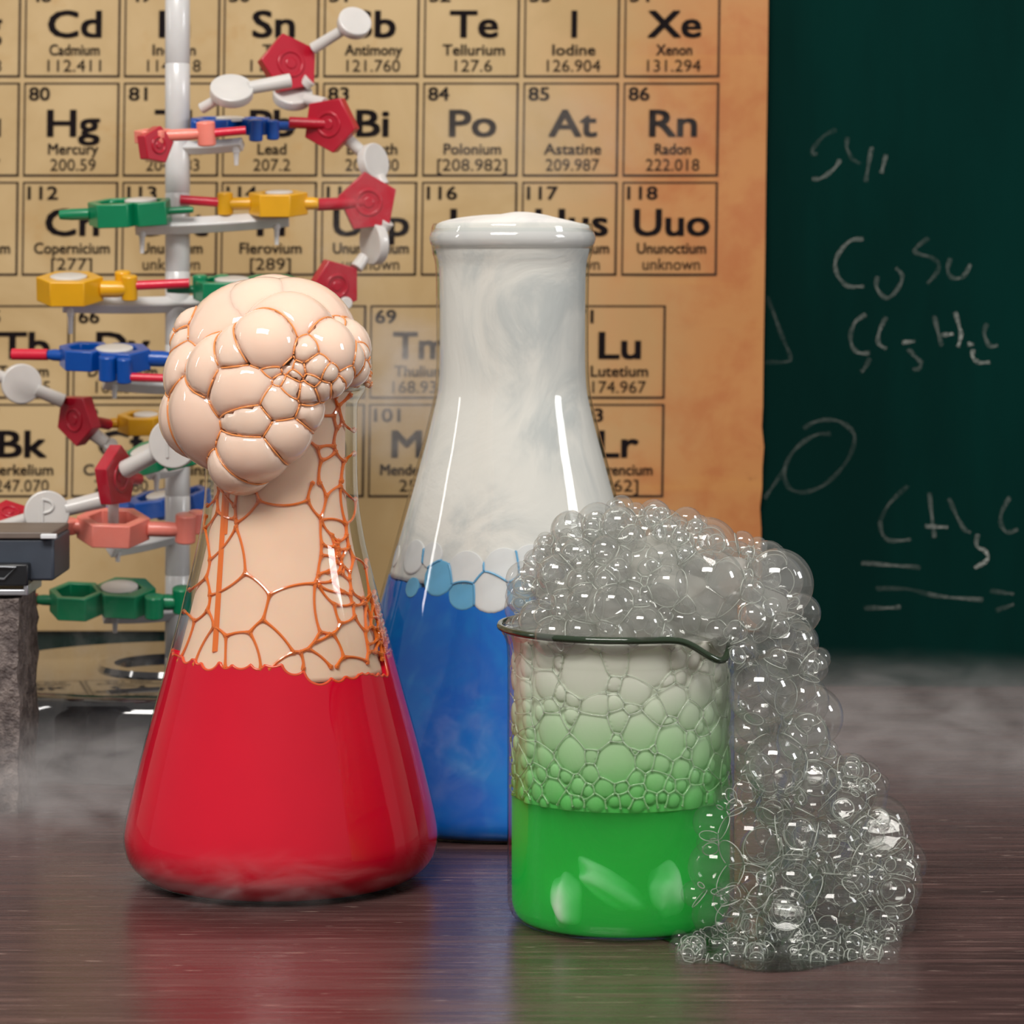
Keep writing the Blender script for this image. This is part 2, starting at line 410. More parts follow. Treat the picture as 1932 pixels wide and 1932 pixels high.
# ------------------------------------------------------------------ foam tools
def foam_cells(C, R, subs, shrink=0.997, curve=0.0):
    """each bubble as its sphere cut flat where it presses on its neighbours"""
    C = np.array(C, float); R = np.array(R, float); out = []
    D = np.linalg.norm(C[:, None] - C[None], axis=2)
    nb = [[j for j in np.nonzero(D[i] < R[i] + R)[0] if j != i and D[i, j] > 1e-9] for i in range(len(C))]
    for i in range(len(C)):
        u, f = ICO[subs[i]]; t = np.full(len(u), R[i])
        for j in nb[i]:
            d = D[i, j]; n = (C[j] - C[i]) / d; h = (d*d + R[i]**2 - R[j]**2) / (2*d)
            h = max(h, R[i]*0.02)
            k = u @ n; m = k > 1e-6
            t[m] = np.minimum(t[m], h / k[m] * (1 - curve*(1 - k[m]**2)))
        out.append((C[i] + u * (t * shrink)[:, None], f))
    return out, nb
def foam_edges(C, R, nb, inner=True, K=40, skip=None):
    """polylines where bubble walls meet: on the outside, and (inner) between three bubbles"""
    C = np.array(C, float); R = np.array(R, float); lines = []
    for i in range(len(C)):
        for j in nb[i]:
            if j < i: continue
            d = np.linalg.norm(C[j]-C[i]); n = (C[j]-C[i])/d; h = (d*d + R[i]**2 - R[j]**2)/(2*d)
            q = R[i]**2 - h*h
            if q <= 1e-12: continue
            rho = math.sqrt(q); a = np.cross(n, [0, 0, 1.0] if abs(n[2]) < 0.9 else [1.0, 0, 0]); a /= np.linalg.norm(a); b = np.cross(n, a)
            th = np.linspace(0, 2*PI, K+1); pts = C[i] + n*h + rho*(np.cos(th)[:, None]*a + np.sin(th)[:, None]*b)
            ok = np.ones(len(pts), bool)
            for k in set(nb[i]) & set(nb[j]):
                ok &= ((pts - C[k])**2).sum(1) - R[k]**2 > -1e-9
            if skip is not None: ok &= ~skip(pts)
            run = []
            for p, g in zip(pts, ok):
                if g: run.append(p)
                else:
                    if len(run) > 1: lines.append(run)
                    run = []
            if len(run) > 1: lines.append(run)
            if inner:
                for k in set(nb[i]) & set(nb[j]):
                    if k < j: continue
                    n2 = C[k]-C[i]; A1 = n; b1 = n @ C[i] + h
                    d2 = np.linalg.norm(n2); n2 = n2/d2; h2 = (d2*d2 + R[i]**2 - R[k]**2)/(2*d2); b2 = n2 @ C[i] + h2
                    L = np.cross(A1, n2); ll = np.linalg.norm(L)
                    if ll < 1e-3: continue
                    L /= ll; M = np.array([A1, n2, L]); p0 = np.linalg.solve(M, [b1, b2, L @ C[i]])
                    tt = np.linspace(-R[i], R[i], 15); pp = p0 + tt[:, None]*L
                    pw = ((pp - C[i])**2).sum(1) - R[i]**2; g = pw < 0
                    for m in set(nb[i]):
                        if m in (j, k): continue
                        g &= ((pp - C[m])**2).sum(1) - R[m]**2 > pw - 1e-12
                    if skip is not None: g &= ~skip(pp)
                    idx = np.nonzero(g)[0]
                    if len(idx) > 1: lines.append([pp[idx[0]], pp[idx[-1]]])
    return lines

def clip_poly(poly, nx_, ny_, c, tagid):
    """keep the part with nx*x + ny*y <= c; poly: list of (x, y, tag of the edge that starts here)"""
    out = []; n = len(poly)
    for i in range(n):
        x, y, t_ = poly[i]; x2, y2, _ = poly[(i+1) % n]
        d1 = nx_*x + ny_*y - c; d2 = nx_*x2 + ny_*y2 - c
        if d1 <= 0:
            out.append((x, y, t_))
            if d2 > 0: k = d1/(d1-d2); out.append((x+(x2-x)*k, y+(y2-y)*k, tagid))
        elif d2 <= 0:
            k = d1/(d1-d2); out.append((x+(x2-x)*k, y+(y2-y)*k, t_))
    return out
def power_net(seeds, box):
    """seeds: (u, v, r). edges of the power diagram inside box"""
    E = []
    for i, (u, v, r) in enumerate(seeds):
        poly = [(box[0], box[1], -1), (box[2], box[1], -1), (box[2], box[3], -1), (box[0], box[3], -1)]
        for j, (u2, v2, r2) in enumerate(seeds):
            if j == i: continue
            dx = u2-u; dy = v2-v; d2 = dx*dx+dy*dy
            if d2 < 1e-9: continue
            poly = clip_poly(poly, dx, dy, dx*u + dy*v + (d2 + r*r - r2*r2)/2, j)
            if len(poly) < 3: break
        for k in range(len(poly) if len(poly) >= 3 else 0):
            if poly[k][2] > i:
                a = poly[k]; b = poly[(k+1) % len(poly)]; E.append((a[0], a[1], b[0], b[1], i, poly[k][2]))
    return E

class Vessel:
    """a round vessel standing at (x, Y); profile in photo pixels (row, half width), rows top to bottom"""
    def __init__(s, ax, Y, prof, tilt=0.0):
        s.Y = Y; s.k = Y/F; s.ax = ax; s.x = (ax-966)*s.k
        s.prof = sorted([(CH - (y-HZ)*s.k, hw*s.k) for y, hw in prof])
        s.zs = [p[0] for p in s.prof]; s.rs = [p[1] for p in s.prof]
    def r(s, z): return float(np.interp(z, s.zs, s.rs))
    def z(s, row): return CH - (row-HZ)*s.k
    def at(s, th, z, inset=0.0):
        """th = 0 faces the lens, positive to the right"""
        r = s.r(z) - inset
        return np.array([s.x + r*math.sin(th), s.Y - r*math.cos(th), z])
    def uv(s, px, row):
        """photo pixel on the front of the vessel -> (angle, height), with the lens above or below"""
        z = s.z(row)
        for _ in range(6):
            r = s.r(z); dx = (px-966)/F; th = math.asin(max(-0.995, min(0.995, ((px-s.ax)*s.k)/max(r, 1e-6))))
            Yp = s.Y - r*math.cos(th); th = math.asin(max(-0.995, min(0.995, (dx*Yp - s.x)/max(r, 1e-6))))
            z = CH - (row-HZ)*Yp/F
        return th, z
def fine(prof, step=6):
    """smooth a coarse (row, half width) profile"""
    pr = sorted(prof); q = smooth_line([(a, b) for a, b in pr], 5)
    return [(float(a), max(0.0, float(b))) for a, b in q]
def wall_net(mb, V, seeds, lo_row, hi_row, rad, inset, mat=0, th=(-1.75, 1.75), Rr=None, keep=None, bow=0.07, sides=6, blob=1.15, radf=None):
    """a net of liquid borders along the inner wall. seeds: (px, row, radius px)"""
    Rr = Rr or V.r(V.z((lo_row+hi_row)/2))
    S2 = []
    for (a, b, r) in seeds:
        t_, z = V.uv(a, b); S2.append((t_*Rr, z, r*V.k))
    zl, zh = V.z(hi_row), V.z(lo_row)
    nodes = {}
    for (x0, y0, x1, y1, i, j) in power_net(S2, (th[0]*Rr, zl, th[1]*Rr, zh)):
        L = math.hypot(x1-x0, y1-y0)
        if L < 1e-5: continue
        nx_, ny_ = (y1-y0)/L, -(x1-x0)/L
        sg = np.sign(S2[j][2]-S2[i][2]); cx_, cy_ = (x0+x1)/2, (y0+y1)/2
        side = 1 if (S2[j][0]-cx_)*nx_ + (S2[j][1]-cy_)*ny_ > 0 else -1
        pts = []; n = max(3, int(L/0.0016)); rr = []
        for k in range(n+1):
            u = k/n; b = bow*L*4*u*(1-u)*sg*side
            U, Z = x0+(x1-x0)*u + nx_*b, y0+(y1-y0)*u + ny_*b
            pts.append(V.at(U/Rr, min(max(Z, zl), zh), inset)); q = rad if radf is None else rad*radf(Z)
            rr.append(q*(1 + 0.9*math.exp(-min(u, 1-u)*L/0.0011)))
        if keep is not None and not keep((x0+x1)/2/Rr, (y0+y1)/2): continue
        mb.tube(pts, rr, sides, mat=mat)
        for (U, Z) in ((x0, y0), (x1, y1)): nodes[(round(U, 5), round(Z, 5))] = rr[0]
    for (U, Z), r in nodes.items():
        mb.ball(V.at(U/Rr, Z, inset), r*blob, 1, mat=mat)
    return S2, Rr
def pillow_lathe(V, S2, Rr, row_top, row_bot, inset, bulge, nth=220, nz=120, top_cap=True):
    """the mass of bubbles inside the wall, each pressing a pillow against the glass"""
    zb, zt = V.z(row_bot), V.z(row_top); mb = MB(); vv = []; A = np.array(S2)
    for i in range(nz+1):
        z = zb + (zt-zb)*i/nz
        for k in range(nth):
            th = -PI + 2*PI*k/nth; d = 0
            if bulge and abs(th) < 2.2:
                pw = (A[:, 0]-th*Rr)**2 + (A[:, 1]-z)**2 - A[:, 2]**2
                m = np.argmin(pw); d = -pw[m] / max(A[m, 2]**2, 1e-9)
                d = math.sqrt(max(0.0, min(1.0, d)))
            vv.append(V.at(th, z, (inset(th) if callable(inset) else inset) + bulge*(1-d)))
    fc = []
    for i in range(nz):
        for k in range(nth):
            k2 = (k+1) % nth; fc.append((i*nth+k, i*nth+k2, (i+1)*nth+k2, (i+1)*nth+k))
    fc.append(tuple(range(nth))[::-1]); fc.append(tuple(range(nz*nth, (nz+1)*nth)))
    mb.add(vv, fc); return mb

# ------------------------------------------------------------------ red flask
prof_red = fine([(1656, 225), (1652, 244), (1644, 260), (1630, 277), (1610, 290), (1580, 296), (1550, 293), (1500, 282), (1400, 257), (1300, 229), (1200, 202), (1100, 176), (1040, 161), (1000, 153), (960, 147), (920, 144), (860, 143), (800, 143), (765, 144), (752, 150), (740, 157), (725, 160), (710, 157), (700, 150)])
VR = Vessel(531, 1.099, prof_red)
def glass_body(V, name, root, rows=None, bottom=True):
    mb = MB(); pr = [(V.r(z), z) for z in V.zs]
    pr = [(0.0, pr[0][1])] + pr
    mb.lathe([(r, z) for r, z in pr], 128, (V.x, V.Y, 0)); return mb.obj(name, M_glass, root, smooth=180)
flask = empty('conical_flask', (VR.x, VR.Y, 0)); tag(flask, 'glass conical flask of red liquid with orange foam spilling over its rim', 'flask')
z0 = VR.zs[0]
VR.zs = [z - z0 + 0.0002 for z in VR.zs]; VR_off = z0
VR.z = (lambda row, V=VR: CH - (row-HZ)*V.k - VR_off + 0.0002)
glass_body(VR, 'flask_body', flask)
mb = MB(); zr = VR.z(722); rr = VR.r(zr)
mb.tube([VR.at(2*PI*k/96, zr, 0.0028) for k in range(96)], 0.0034, 10, closed=True)
mb.obj('rim', M_rimglass, flask, smooth=180)

M_red = plain('red liquid', (220, 4, 44), 0.4, spec=0.08, sss=0.15, var=0.05, scale=18, sssr=(1, 0.1, 0.1))
row_l = 1228
def liquid(V, row_top, name, mat, wavy=3.0, inset=0.0012, seed=0, dips=None):
    zt = V.z(row_top); zs = [z for z in V.zs if z < zt - 0.001 - (0.012 if dips else 0)] + [zt]
    mb = MB(); n = 480 if dips else 128; vv = []; rng = random.Random(seed); ph = [rng.uniform(0, 6) for _ in range(4)]
    for i, z in enumerate(zs):
        for k in range(n):
            t_ = 2*PI*k/n; zz = z + (0.001*wavy*(0.5*math.sin(3*t_+ph[0]) + 0.3*math.sin(7*t_+ph[1]) + 0.2*math.sin(13*t_+ph[2])) if i == len(zs)-1 else 0)
            if dips and i == len(zs)-1:
                for (tc, zc, r_) in dips:
                    q_ = ((t_ + PI) % (2*PI) - PI - tc)*V.r(zc)
                    if abs(q_) < r_: zz = min(zz, zc - math.sqrt(r_*r_ - q_*q_))
            p = V.at(t_, max(zz, V.zs[0]), inset); p[2] = max(p[2], V.zs[0] + 0.0014); vv.append(p)
    fc = [(i*n+k, i*n+(k+1) % n, (i+1)*n+(k+1) % n, (i+1)*n+k) for i in range(len(zs)-1) for k in range(n)]
    fc.append(tuple(range(n))[::-1]); m0 = (len(zs)-1)*n
    if dips:
        vv.append(np.array([V.x, V.Y, zt - 0.011])); fc += [(m0+k, m0+(k+1) % n, len(vv)-1) for k in range(n)]
    else: fc.append(tuple(range(m0, m0+n)))
    mb.add(vv, fc); return mb.obj(name, mat, None, smooth=60)
Q4 = lambda a, b: (300 + a/3.513, 900 + b/3.513)
dips = []
for (x_, y_, r_) in [(190,1150,75),(335,1190,82),(445,1215,50),(545,1180,88),(655,1225,50),(755,1150,105),(900,1225,85),(1065,1270,105),(1190,1300,60),(1280,1260,80),(1370,1265,50),(1440,1280,45),(1510,1290,40),(100,1130,50),(30,1150,45),(262,1195,40),(1235,1285,45),(1330,1270,45),(1410,1275,40),(1480,1290,38)]:
    x_, y_ = Q4(x_, y_); t_, z_ = VR.uv(x_, y_); dips.append((t_, z_, r_/3.513*VR.k))
rg = random.Random(8); q_ = 1.7
while q_ < 2*PI - 1.75: r_ = rg.uniform(0.003, 0.006); dips.append(((q_ + PI) % (2*PI) - PI, VR.z(row_l) + rg.uniform(-0.001, 0.001), r_)); q_ += r_*1.8/0.042
tag(liquid(VR, row_l, 'red_liquid', M_red, 1.0, 0.0005, 0, dips), 'bright red liquid filling the lower half of the nearer conical flask', 'liquid')

# orange foam -----------------------------------------------------------
M_pink = plain('misty pink bubble', (243, 208, 187), 0.6, coat=1.0, spec=0.1, sss=0.5, var=0.03, scale=30, sssr=(1, 0.85, 0.75), ssss=0.010)
M_peach = plain('peach mist in the neck', (244, 204, 178), 0.6, spec=0.1, sss=0.5, var=0.05, scale=24, sssr=(1, 0.5, 0.3))
M_orange = plain('orange foam border', (240, 112, 30), 0.12, coat=0.6, spec=0.6, sss=0.2, var=0.05, sssr=(1, 0.4, 0.1))
foam = empty('orange_foam', (VR.x, VR.Y, VR.z(715))); tag(foam, 'peach and orange foam swelling out of the red flask with misty round bubbles', 'foam')
Q4 = lambda a, b: (300 + a/3.513, 900 + b/3.513)
Q3 = lambda a, b: (300 + a/3.513, 500 + b/3.513)
seeds = []
for (a, b, r) in [(800,420,330),(450,590,150),(520,840,190),(365,350,110),(350,190,60),(255,560,80),(215,830,95),(240,1080,110),(335,1160,105),(540,1150,105),(735,1090,125),(900,940,190),(1110,930,110),(1140,1160,100),(1280,1090,120),(1270,1270,75),(1050,1270,90),(900,1290,70),(1210,900,60),(1350,690,110),(1330,430,120),(1250,560,40),(1170,500,40),(1190,600,35),(1220,690,50),(1170,570,25),(430,60,60),(170,1010,60),(1200,820,45),(1090,1060,40)]:
    seeds.append(Q4(a, b) + (r/3.513,))
for (a, b, r) in [(1090,1090,130),(1240,1140,85),(1095,1235,55),(1145,1390,115),(1120,940,85),(1260,970,80),(1240,830,70),(1190,1590,80),(1262,1440,40),(1200,1030,30),(800,1350,300),(1255,1560,55),(400,1560,60),(350,1500,55),(620,1500,140),(1060,1490,35)]:
    seeds.append(Q3(a, b) + (r/3.513,))
rng = random.Random(3)
for _ in range(46):
    y = rng.uniform(1115, 1265); x = 694 + (y-1115)*0.28 + rng.uniform(-14, 34); seeds.append((x, y, rng.uniform(5, 9)))
for _ in range(16): y = rng.uniform(1010, 1120); seeds.append((636 + (y-1010)*0.1 + rng.uniform(-5, 10), y, rng.uniform(4, 7)))
mb = MB()
S2, Rr = wall_net(mb, VR, seeds, 905, 1236, 0.00050, 0.0012, Rr=VR.r(VR.z(1120)), th=(-1.6, 1.6), keep=lambda t_, z: True)
S3, Rr3 = wall_net(mb, VR, seeds, 745, 905, 0.00056, 0.0012, Rr=VR.r(VR.z(850)), th=(0.05, 1.6))
# runs of orange liquid down the inner wall
for px_, a, b, wd in ((418, 930, 1240, 0.0016), (424, 900, 1010, 0.0010)):
    mb.tube([VR.at(*VR.uv(px_ + (y-1000)*-0.06, y), 0.0016) for y in range(a, b, 12)], wd, 8, squash=(1, 0.35, 1))
mb.obj('bubble_border', M_orange, foam)
core = pillow_lathe(VR, S2, Rr, 730, 1262, lambda th: 0.0014 + 0.0052*max(0.0, (min(abs(th), 1.75)-0.95)/0.7)**1.5, 0.0, 160, 60)
core.obj('mist_core', M_peach, foam, smooth=180)

def flatten(V, v, inset):
    v = np.array(v, float)
    for i in range(len(v)):
        dx, dy = v[i, 0]-V.x, v[i, 1]-V.Y; d = math.hypot(dx, dy); m = V.r(v[i, 2]) - inset
        if d > m: v[i, 0] = V.x + dx*m/d; v[i, 1] = V.Y + dy*m/d
    return v
# the border where the lowest cells meet the liquid
mb = MB(); ln = []
for k in range(-190, 191):
    t_ = k*0.0085; z_ = VR.z(row_l)
    for (tc, zc, r_) in dips:
        q_ = (t_ - tc)*VR.r(zc)
        if abs(q_) < r_: z_ = min(z_, zc - math.sqrt(r_*r_ - q_*q_))
    ln.append(VR.at(t_, z_, 0.0009))
mb.tube(ln, 0.0006, 6); mb.obj('bubble_border', plain('red orange border', (236, 78, 34), 0.2, coat=0.5), foam, smooth=180)

# the head of bubbles over the rim
headC, headR = [], []
big = [(500,420,292,0.30),(1010,370,245,0.10),(770,290,190,-0.55),(905,430,170,0.82),(712,505,128,1.0),(562,605,128,0.95),(378,715,140,0.85),(190,755,160,0.45),(168,525,95,0.3),(182,390,78,0.1),(112,470,45,0.1),
       (588,850,158,1.0),(360,1085,222,0.70),(165,1085,150,0.35),(622,1062,118,1.0),(775,940,108,1.0),(618,1285,128,0.95),(790,1160,122,0.95),(920,990,105,0.9),(520,1395,112,0.8),
       (850,655,95,1.0),(735,690,65,1.05),(1140,560,122,0.85),(1290,520,105,0.45),(1215,450,70,0.5),(1000,570,60,1.0),(955,685,58,1.0),(1065,665,62,1.0),(868,830,58,1.05),(970,845,66,1.0),(1210,705,62,0.85),(1275,610,68,0.75),(1335,690,52,0.6),(1085,790,60,0.95),(800,790,45,1.05),(1130,705,35,0.98),(1180,640,38,0.9),(1100,425,45,0.8),(1165,430,38,0.75),(1340,590,48,0.55),(1170,785,45,0.9),(1030,745,36,1.0),(910,740,40,1.02),(1370,640,30,0.5)]
AX3, AY3 = 720, 760
for (a, b, r, dep) in big:
    x, y = Q3(a, b); Y = VR.Y - dep*(0.046 if r > 100 else 0.043) + (r/3.513*VR.k*0.75 if dep > 0.2 else 0.0)
    R_ = r/3.513*VR.k; p = P(x, y, Y); q = (P(505, 705, VR.Y) - p).normalized(); headC.append((p + q*(R_*0.80 + 0.0014))[:]); headR.append(R_*1.76 + 0.0014)
rng = random.Random(5)
for _ in range(60):
    a = rng.uniform(1080, 1400); b = rng.uniform(640, 800); dep = 0.95 - 0.9*max(0, (a-1080)/330.0)**1.6
    r = rng.uniform(10, 24); x, y = Q3(a, b); R_ = r/3.513*VR.k
    headC.append(P(x, y, VR.Y - dep*0.041 + R_*0.3)[:]); headR.append(R_*1.3)
subs = [4 if r > 0.012 else (3 if r > 0.004 else 2) for r in headR]
cells, nb = foam_cells(headC, headR, subs, 1.0)
order = sorted(range(len(headR)), key=lambda i: -headR[i])
small = MB()
for n_, i in enumerate(order):
    v, f = cells[i]
    if n_ < 44:
        mb = MB(); mb.add(v, f); mb.obj('bubble', M_pink, foam, smooth=180, origin=headC[i])
    else: small.add(v, f)
M_pinksm = plain('small orange bubble', (243, 188, 154), 0.4, coat=1.0, sss=0.2, var=0.04, sssr=(1, 0.5, 0.3))
tag(small.obj('froth', M_pinksm, foam, smooth=180), 'fine orange froth at the rim', kind='stuff')
mb = MB()
for ln in foam_edges(headC, headR, nb, inner=False, K=72):
    mb.tube(ln, 0.00034, 6)
mb.obj('bubble_border', plain('light orange border', (250, 150, 84), 0.15, coat=0.6, sss=0.2, sssr=(1, 0.5, 0.2)), foam, smooth=180)
# core of the head
mb = MB(); mb.ball(P(520, 705, VR.Y - 0.006), 0.0265, 4, (1.05, 0.95, 0.9)); mb.ball(P(500, 640, VR.Y - 0.005), 0.0235, 4); mb.ball(P(440, 790, VR.Y - 0.018), 0.018, 4)
mb.obj('mist_core', M_pink, foam, smooth=180)

# ------------------------------------------------------------------ blue flask
prof_blue = fine([(1529, 318), (1526, 336), (1516, 349), (1498, 354), (1475, 350), (1440, 340), (1400, 329), (1300, 300), (1200, 271), (1100, 243), (1050, 229), (1000, 215), (940, 198), (900, 187), (870, 179), (830, 168), (790, 158), (750, 149), (720, 145.5), (680, 144), (600, 144), (520, 145), (495, 147), (482, 150.5), (465, 153), (445, 154), (430, 152), (424, 149)])
VB = Vessel(967, 1.235, prof_blue); zb0 = VB.zs[0]
VB.zs = [z - zb0 + 0.0002 for z in VB.zs]
VB.z = (lambda row, V=VB: CH - (row-HZ)*V.k - zb0 + 0.0002)
bflask = empty('conical_flask', (VB.x, VB.Y, 0)); tag(bflask, 'tall glass conical flask full of white mist above blue liquid, standing behind', 'flask')
glass_body(VB, 'flask_body', bflask)
mb = MB(); zr = VB.z(452); mb.tube([VB.at(2*PI*k/96, zr, 0.0040) for k in range(96)], 0.0048, 12, closed=True)
mb.obj('rim', thin_glass('misted rim glass', 0.10, (0.97, 0.97, 0.97, 1), 0.05, 0.5), bflask, smooth=180)
M_splash = plain('orange splash', (226, 120, 70), 0.2, coat=1.0)
for (x, y, r) in ((930, 757, 4.5), (785, 1006, 4), (838, 1011, 4.5), (805, 925, 3), (923, 475, 2.5)):
    th, z = VB.uv(x, y); c_ = VB.at(th, z, -0.0002); mb = MB(); mb.ball((0, 0, 0), r*VB.k, 2, (0.9, 0.35, 1.3)); mb.obj('splash_drop', M_splash, bflask, smooth=180, origin=tuple(c_))

t = NT('blue liquid'); o = t.obj(); nz = t.noise(o, 22.0, 4, 0.55, 1.6)
c = t.mix(t.maprange(nz, 0.35, 0.75), lin((0, 98, 196)), lin((0, 124, 206)))
c = t.mix(t.maprange(t.noise(o, 14.0, 3, 0.5, 2.5), 0.6, 0.74, 0, 0.45), c, lin((80, 160, 214)))
p = t.princ(Base_Color=c, Roughness=0.4, Specular_IOR_Level=0.08); M_blue = t.done(p.outputs[0])
tag(liquid(VB, 1085, 'blue_liquid', M_blue, 3.0, seed=3), 'deep blue liquid in the lower part of the tall rear flask', 'liquid')
t = NT('dense white mist'); o = t.obj()
nz = t.noise(t.mapping(o, (1, 1, 0.8)), 24.0, 6, 0.6, 1.4); n2 = t.noise(o, 16.0, 3, 0.5, 1.0)
c = t.mix(t.math('MULTIPLY', t.maprange(nz, 0.42, 0.66), t.maprange(n2, 0.35, 0.6, 0.15, 1.0)), lin((228, 224, 219)), lin((200, 201, 200)))
p = t.princ(Base_Color=c, Roughness=0.9, Specular_IOR_Level=0.0, Subsurface_Weight=0.2, Normal=t.bump(nz, 0.35, 0.003)); p.inputs['Subsurface Radius'].default_value = (1, 1, 1); p.inputs['Subsurface Scale'].default_value = 0.008
M_mist = t.done(p.outputs[0])
def mist_in(V, row_top, row_bot, inset, seed):
    rng = random.Random(seed); ph = [rng.uniform(0, 6) for _ in range(6)]
    zt, zb = V.z(row_top), V.z(row_bot); n = 128; vv = []; m = 70
    for i in range(m+1):
        z = zb + (zt-zb)*i/m
        for k in range(n):
            t_ = 2*PI*k/n; vv.append(V.at(t_, z, inset))
    top = len(vv)
    for q in range(1, 9):                        # heaped top
        a = q/8.0*PI/2
        for k in range(n):
            t_ = 2*PI*k/n; r = (V.r(zt)-inset)*math.cos(a) + 1e-5
            h = 0.0050*math.sin(a)*(1 + math.cos(a)*(0.35*math.sin(2*t_+ph[0]) + 0.3*math.sin(3*t_+ph[1])))
            vv.append(np.array([V.x + r*math.sin(t_), V.Y - r*math.cos(t_), zt + h]))
    rows = m+1+8
    fc = [(i*n+k, i*n+(k+1) % n, (i+1)*n+(k+1) % n, (i+1)*n+k) for i in range(rows-1) for k in range(n)]
    fc.append(tuple(range(n))[::-1]); fc.append(tuple(range((rows-1)*n, rows*n)))
    mb = MB(); mb.add(vv, fc); return mb
mist = mist_in(VB, 428, 1085, 0.0016, 4).obj('white_mist', M_mist, None, smooth=180)
tag(mist, 'dense white mist filling the neck and shoulder of the tall rear flask', 'mist', kind='stuff')
M_bb = plain('misty pale blue bubble', (218, 218, 220), 0.6, coat=0.1, sss=0.2, var=0.06, sssr=(0.6, 0.8, 1))
M_bb2 = plain('thin blue bubble', (96, 170, 214), 0.5, coat=0.1, sss=0.2, var=0.1, sssr=(0.4, 0.7, 1))
ifoam = empty('blue_bubble_ring', (VB.x, VB.Y, VB.z(1085))); tag(ifoam, 'ring of misty bubbles floating on the blue liquid', 'foam')
Z2 = lambda a, b: (680 + a/2.683, 900 + b/2.683)
bc, br, bm_ = [], [], []
for (a, b, r, m) in [(525,480,88,0),(725,470,92,0),(660,590,98,0),(515,600,72,1),(385,520,82,1),(255,410,80,0),(350,400,60,0),(870,450,90,0),(800,590,70,1),(165,400,50,0),(250,560,45,1),(960,540,90,0),(1080,470,90,0)]:
    x, y = Z2(a, b); th, z = VB.uv(x, y); R_ = r/2.683*VB.k; bc.append(VB.at(th, z, R_*0.45)); br.append(R_*1.12); bm_.append(m)
cells, nb = foam_cells(bc, br, [4]*len(bc), 1.0)
for i, (v, f) in enumerate(cells):
    mb = MB(); mb.add(flatten(VB, v, 0.0010 - 0.0001*(i % 3)), f); mb.obj('bubble', [M_bb, M_bb2][bm_[i]], ifoam, smooth=180, origin=tuple(bc[i]))
mb = MB()
for ln in foam_edges(bc, br, nb, False, 64): mb.tube(flatten(VB, ln, 0.0008), 0.0005, 5)
mb.obj('bubble_border', plain('blue foam border', (90, 165, 212), 0.15, coat=0.6), ifoam, smooth=180)
# ------------------------------------------------------------------ beaker
prof_bk = fine([(1735, 180), (1731, 194), (1722, 205), (1708, 211), (1690, 213.5), (1600, 214), (1400, 214), (1260, 214), (1235, 214.5), (1215, 216), (1198, 220), (1186, 225), (1181, 228)])
VK = Vessel(1171, 1.028, prof_bk); zk0 = VK.zs[0]
VK.zs = [z - zk0 + 0.0002 for z in VK.zs]
VK.z = (lambda row, V=VK: CH - (row-HZ)*V.k - zk0 + 0.0002)
SPT = math.radians(44)
def spout(th, z):
    d = (th - SPT + PI) % (2*PI) - PI; g = math.exp(-(d/0.20)**2); zt = VK.zs[-1]
    f = max(0.0, 1 - (zt - z)/0.016); return g*f
def bk_at(th, z, inset=0.0):
    s_ = spout(th, z); p = VK.at(th, z, inset - 0.0050*s_); p[2] -= 0.0078*s_; return p
bk = empty('beaker', (VK.x, VK.Y, 0)); tag(bk, 'glass beaker of green liquid with clear bubbles cascading over its spout', 'beaker')
mb = MB(); n = 160; vv = [np.array([VK.x, VK.Y, VK.zs[0]])]*n
zz = list(VK.zs)
for z in zz:
    for k in range(n): vv.append(bk_at(2*PI*k/n, z))
fc = [(i*n+k, i*n+(k+1) % n, (i+1)*n+(k+1) % n, (i+1)*n+k) for i in range(len(zz)) for k in range(n)]
mb.add(vv, fc); mb.obj('beaker_body', thin_glass('beaker glass', 0.06, (0.955, 0.985, 0.965, 1)), bk, smooth=180)
t = NT('dark green glass edge'); p = t.princ(Base_Color=lin((44, 62, 42)), Roughness=0.06, Specular_IOR_Level=0.7, Transmission_Weight=0.25)
M_edge = t.done(p.outputs[0])
mb = MB(); mb.tube([bk_at(2*PI*k/160, VK.zs[-1]) for k in range(160)], 0.0012, 8, closed=True)
mb.obj('rim', M_edge, bk, smooth=180)

# green liquid: cloudy
t = NT('cloudy green liquid')
vs = t.n('VolumeScatter'); vs.inputs['Color'].default_value = (0.10, 1.0, 0.22, 1); vs.inputs['Density'].default_value = 170.0
va = t.n('VolumeAbsorption'); va.inputs['Color'].default_value = (0.0, 0.985, 0.25, 1); va.inputs['Density'].default_value = 170.0
ad = t.n('AddShader'); t.t.links.new(vs.outputs[0], ad.inputs[0]); t.t.links.new(va.outputs[0], ad.inputs[1])
g = t.n('BsdfGlossy'); g.inputs['Roughness'].default_value = 0.1; tr = t.n('BsdfTransparent')
M_green = t.done(t.mixs(0.02, tr.outputs[0], g.outputs[0]), ad.outputs[0])
gl = liquid(VK, 1492, 'green_liquid', M_green, 2.5, 0.0015, 9)
tag(gl, 'cloudy bright green liquid in the lower half of the beaker', 'liquid')
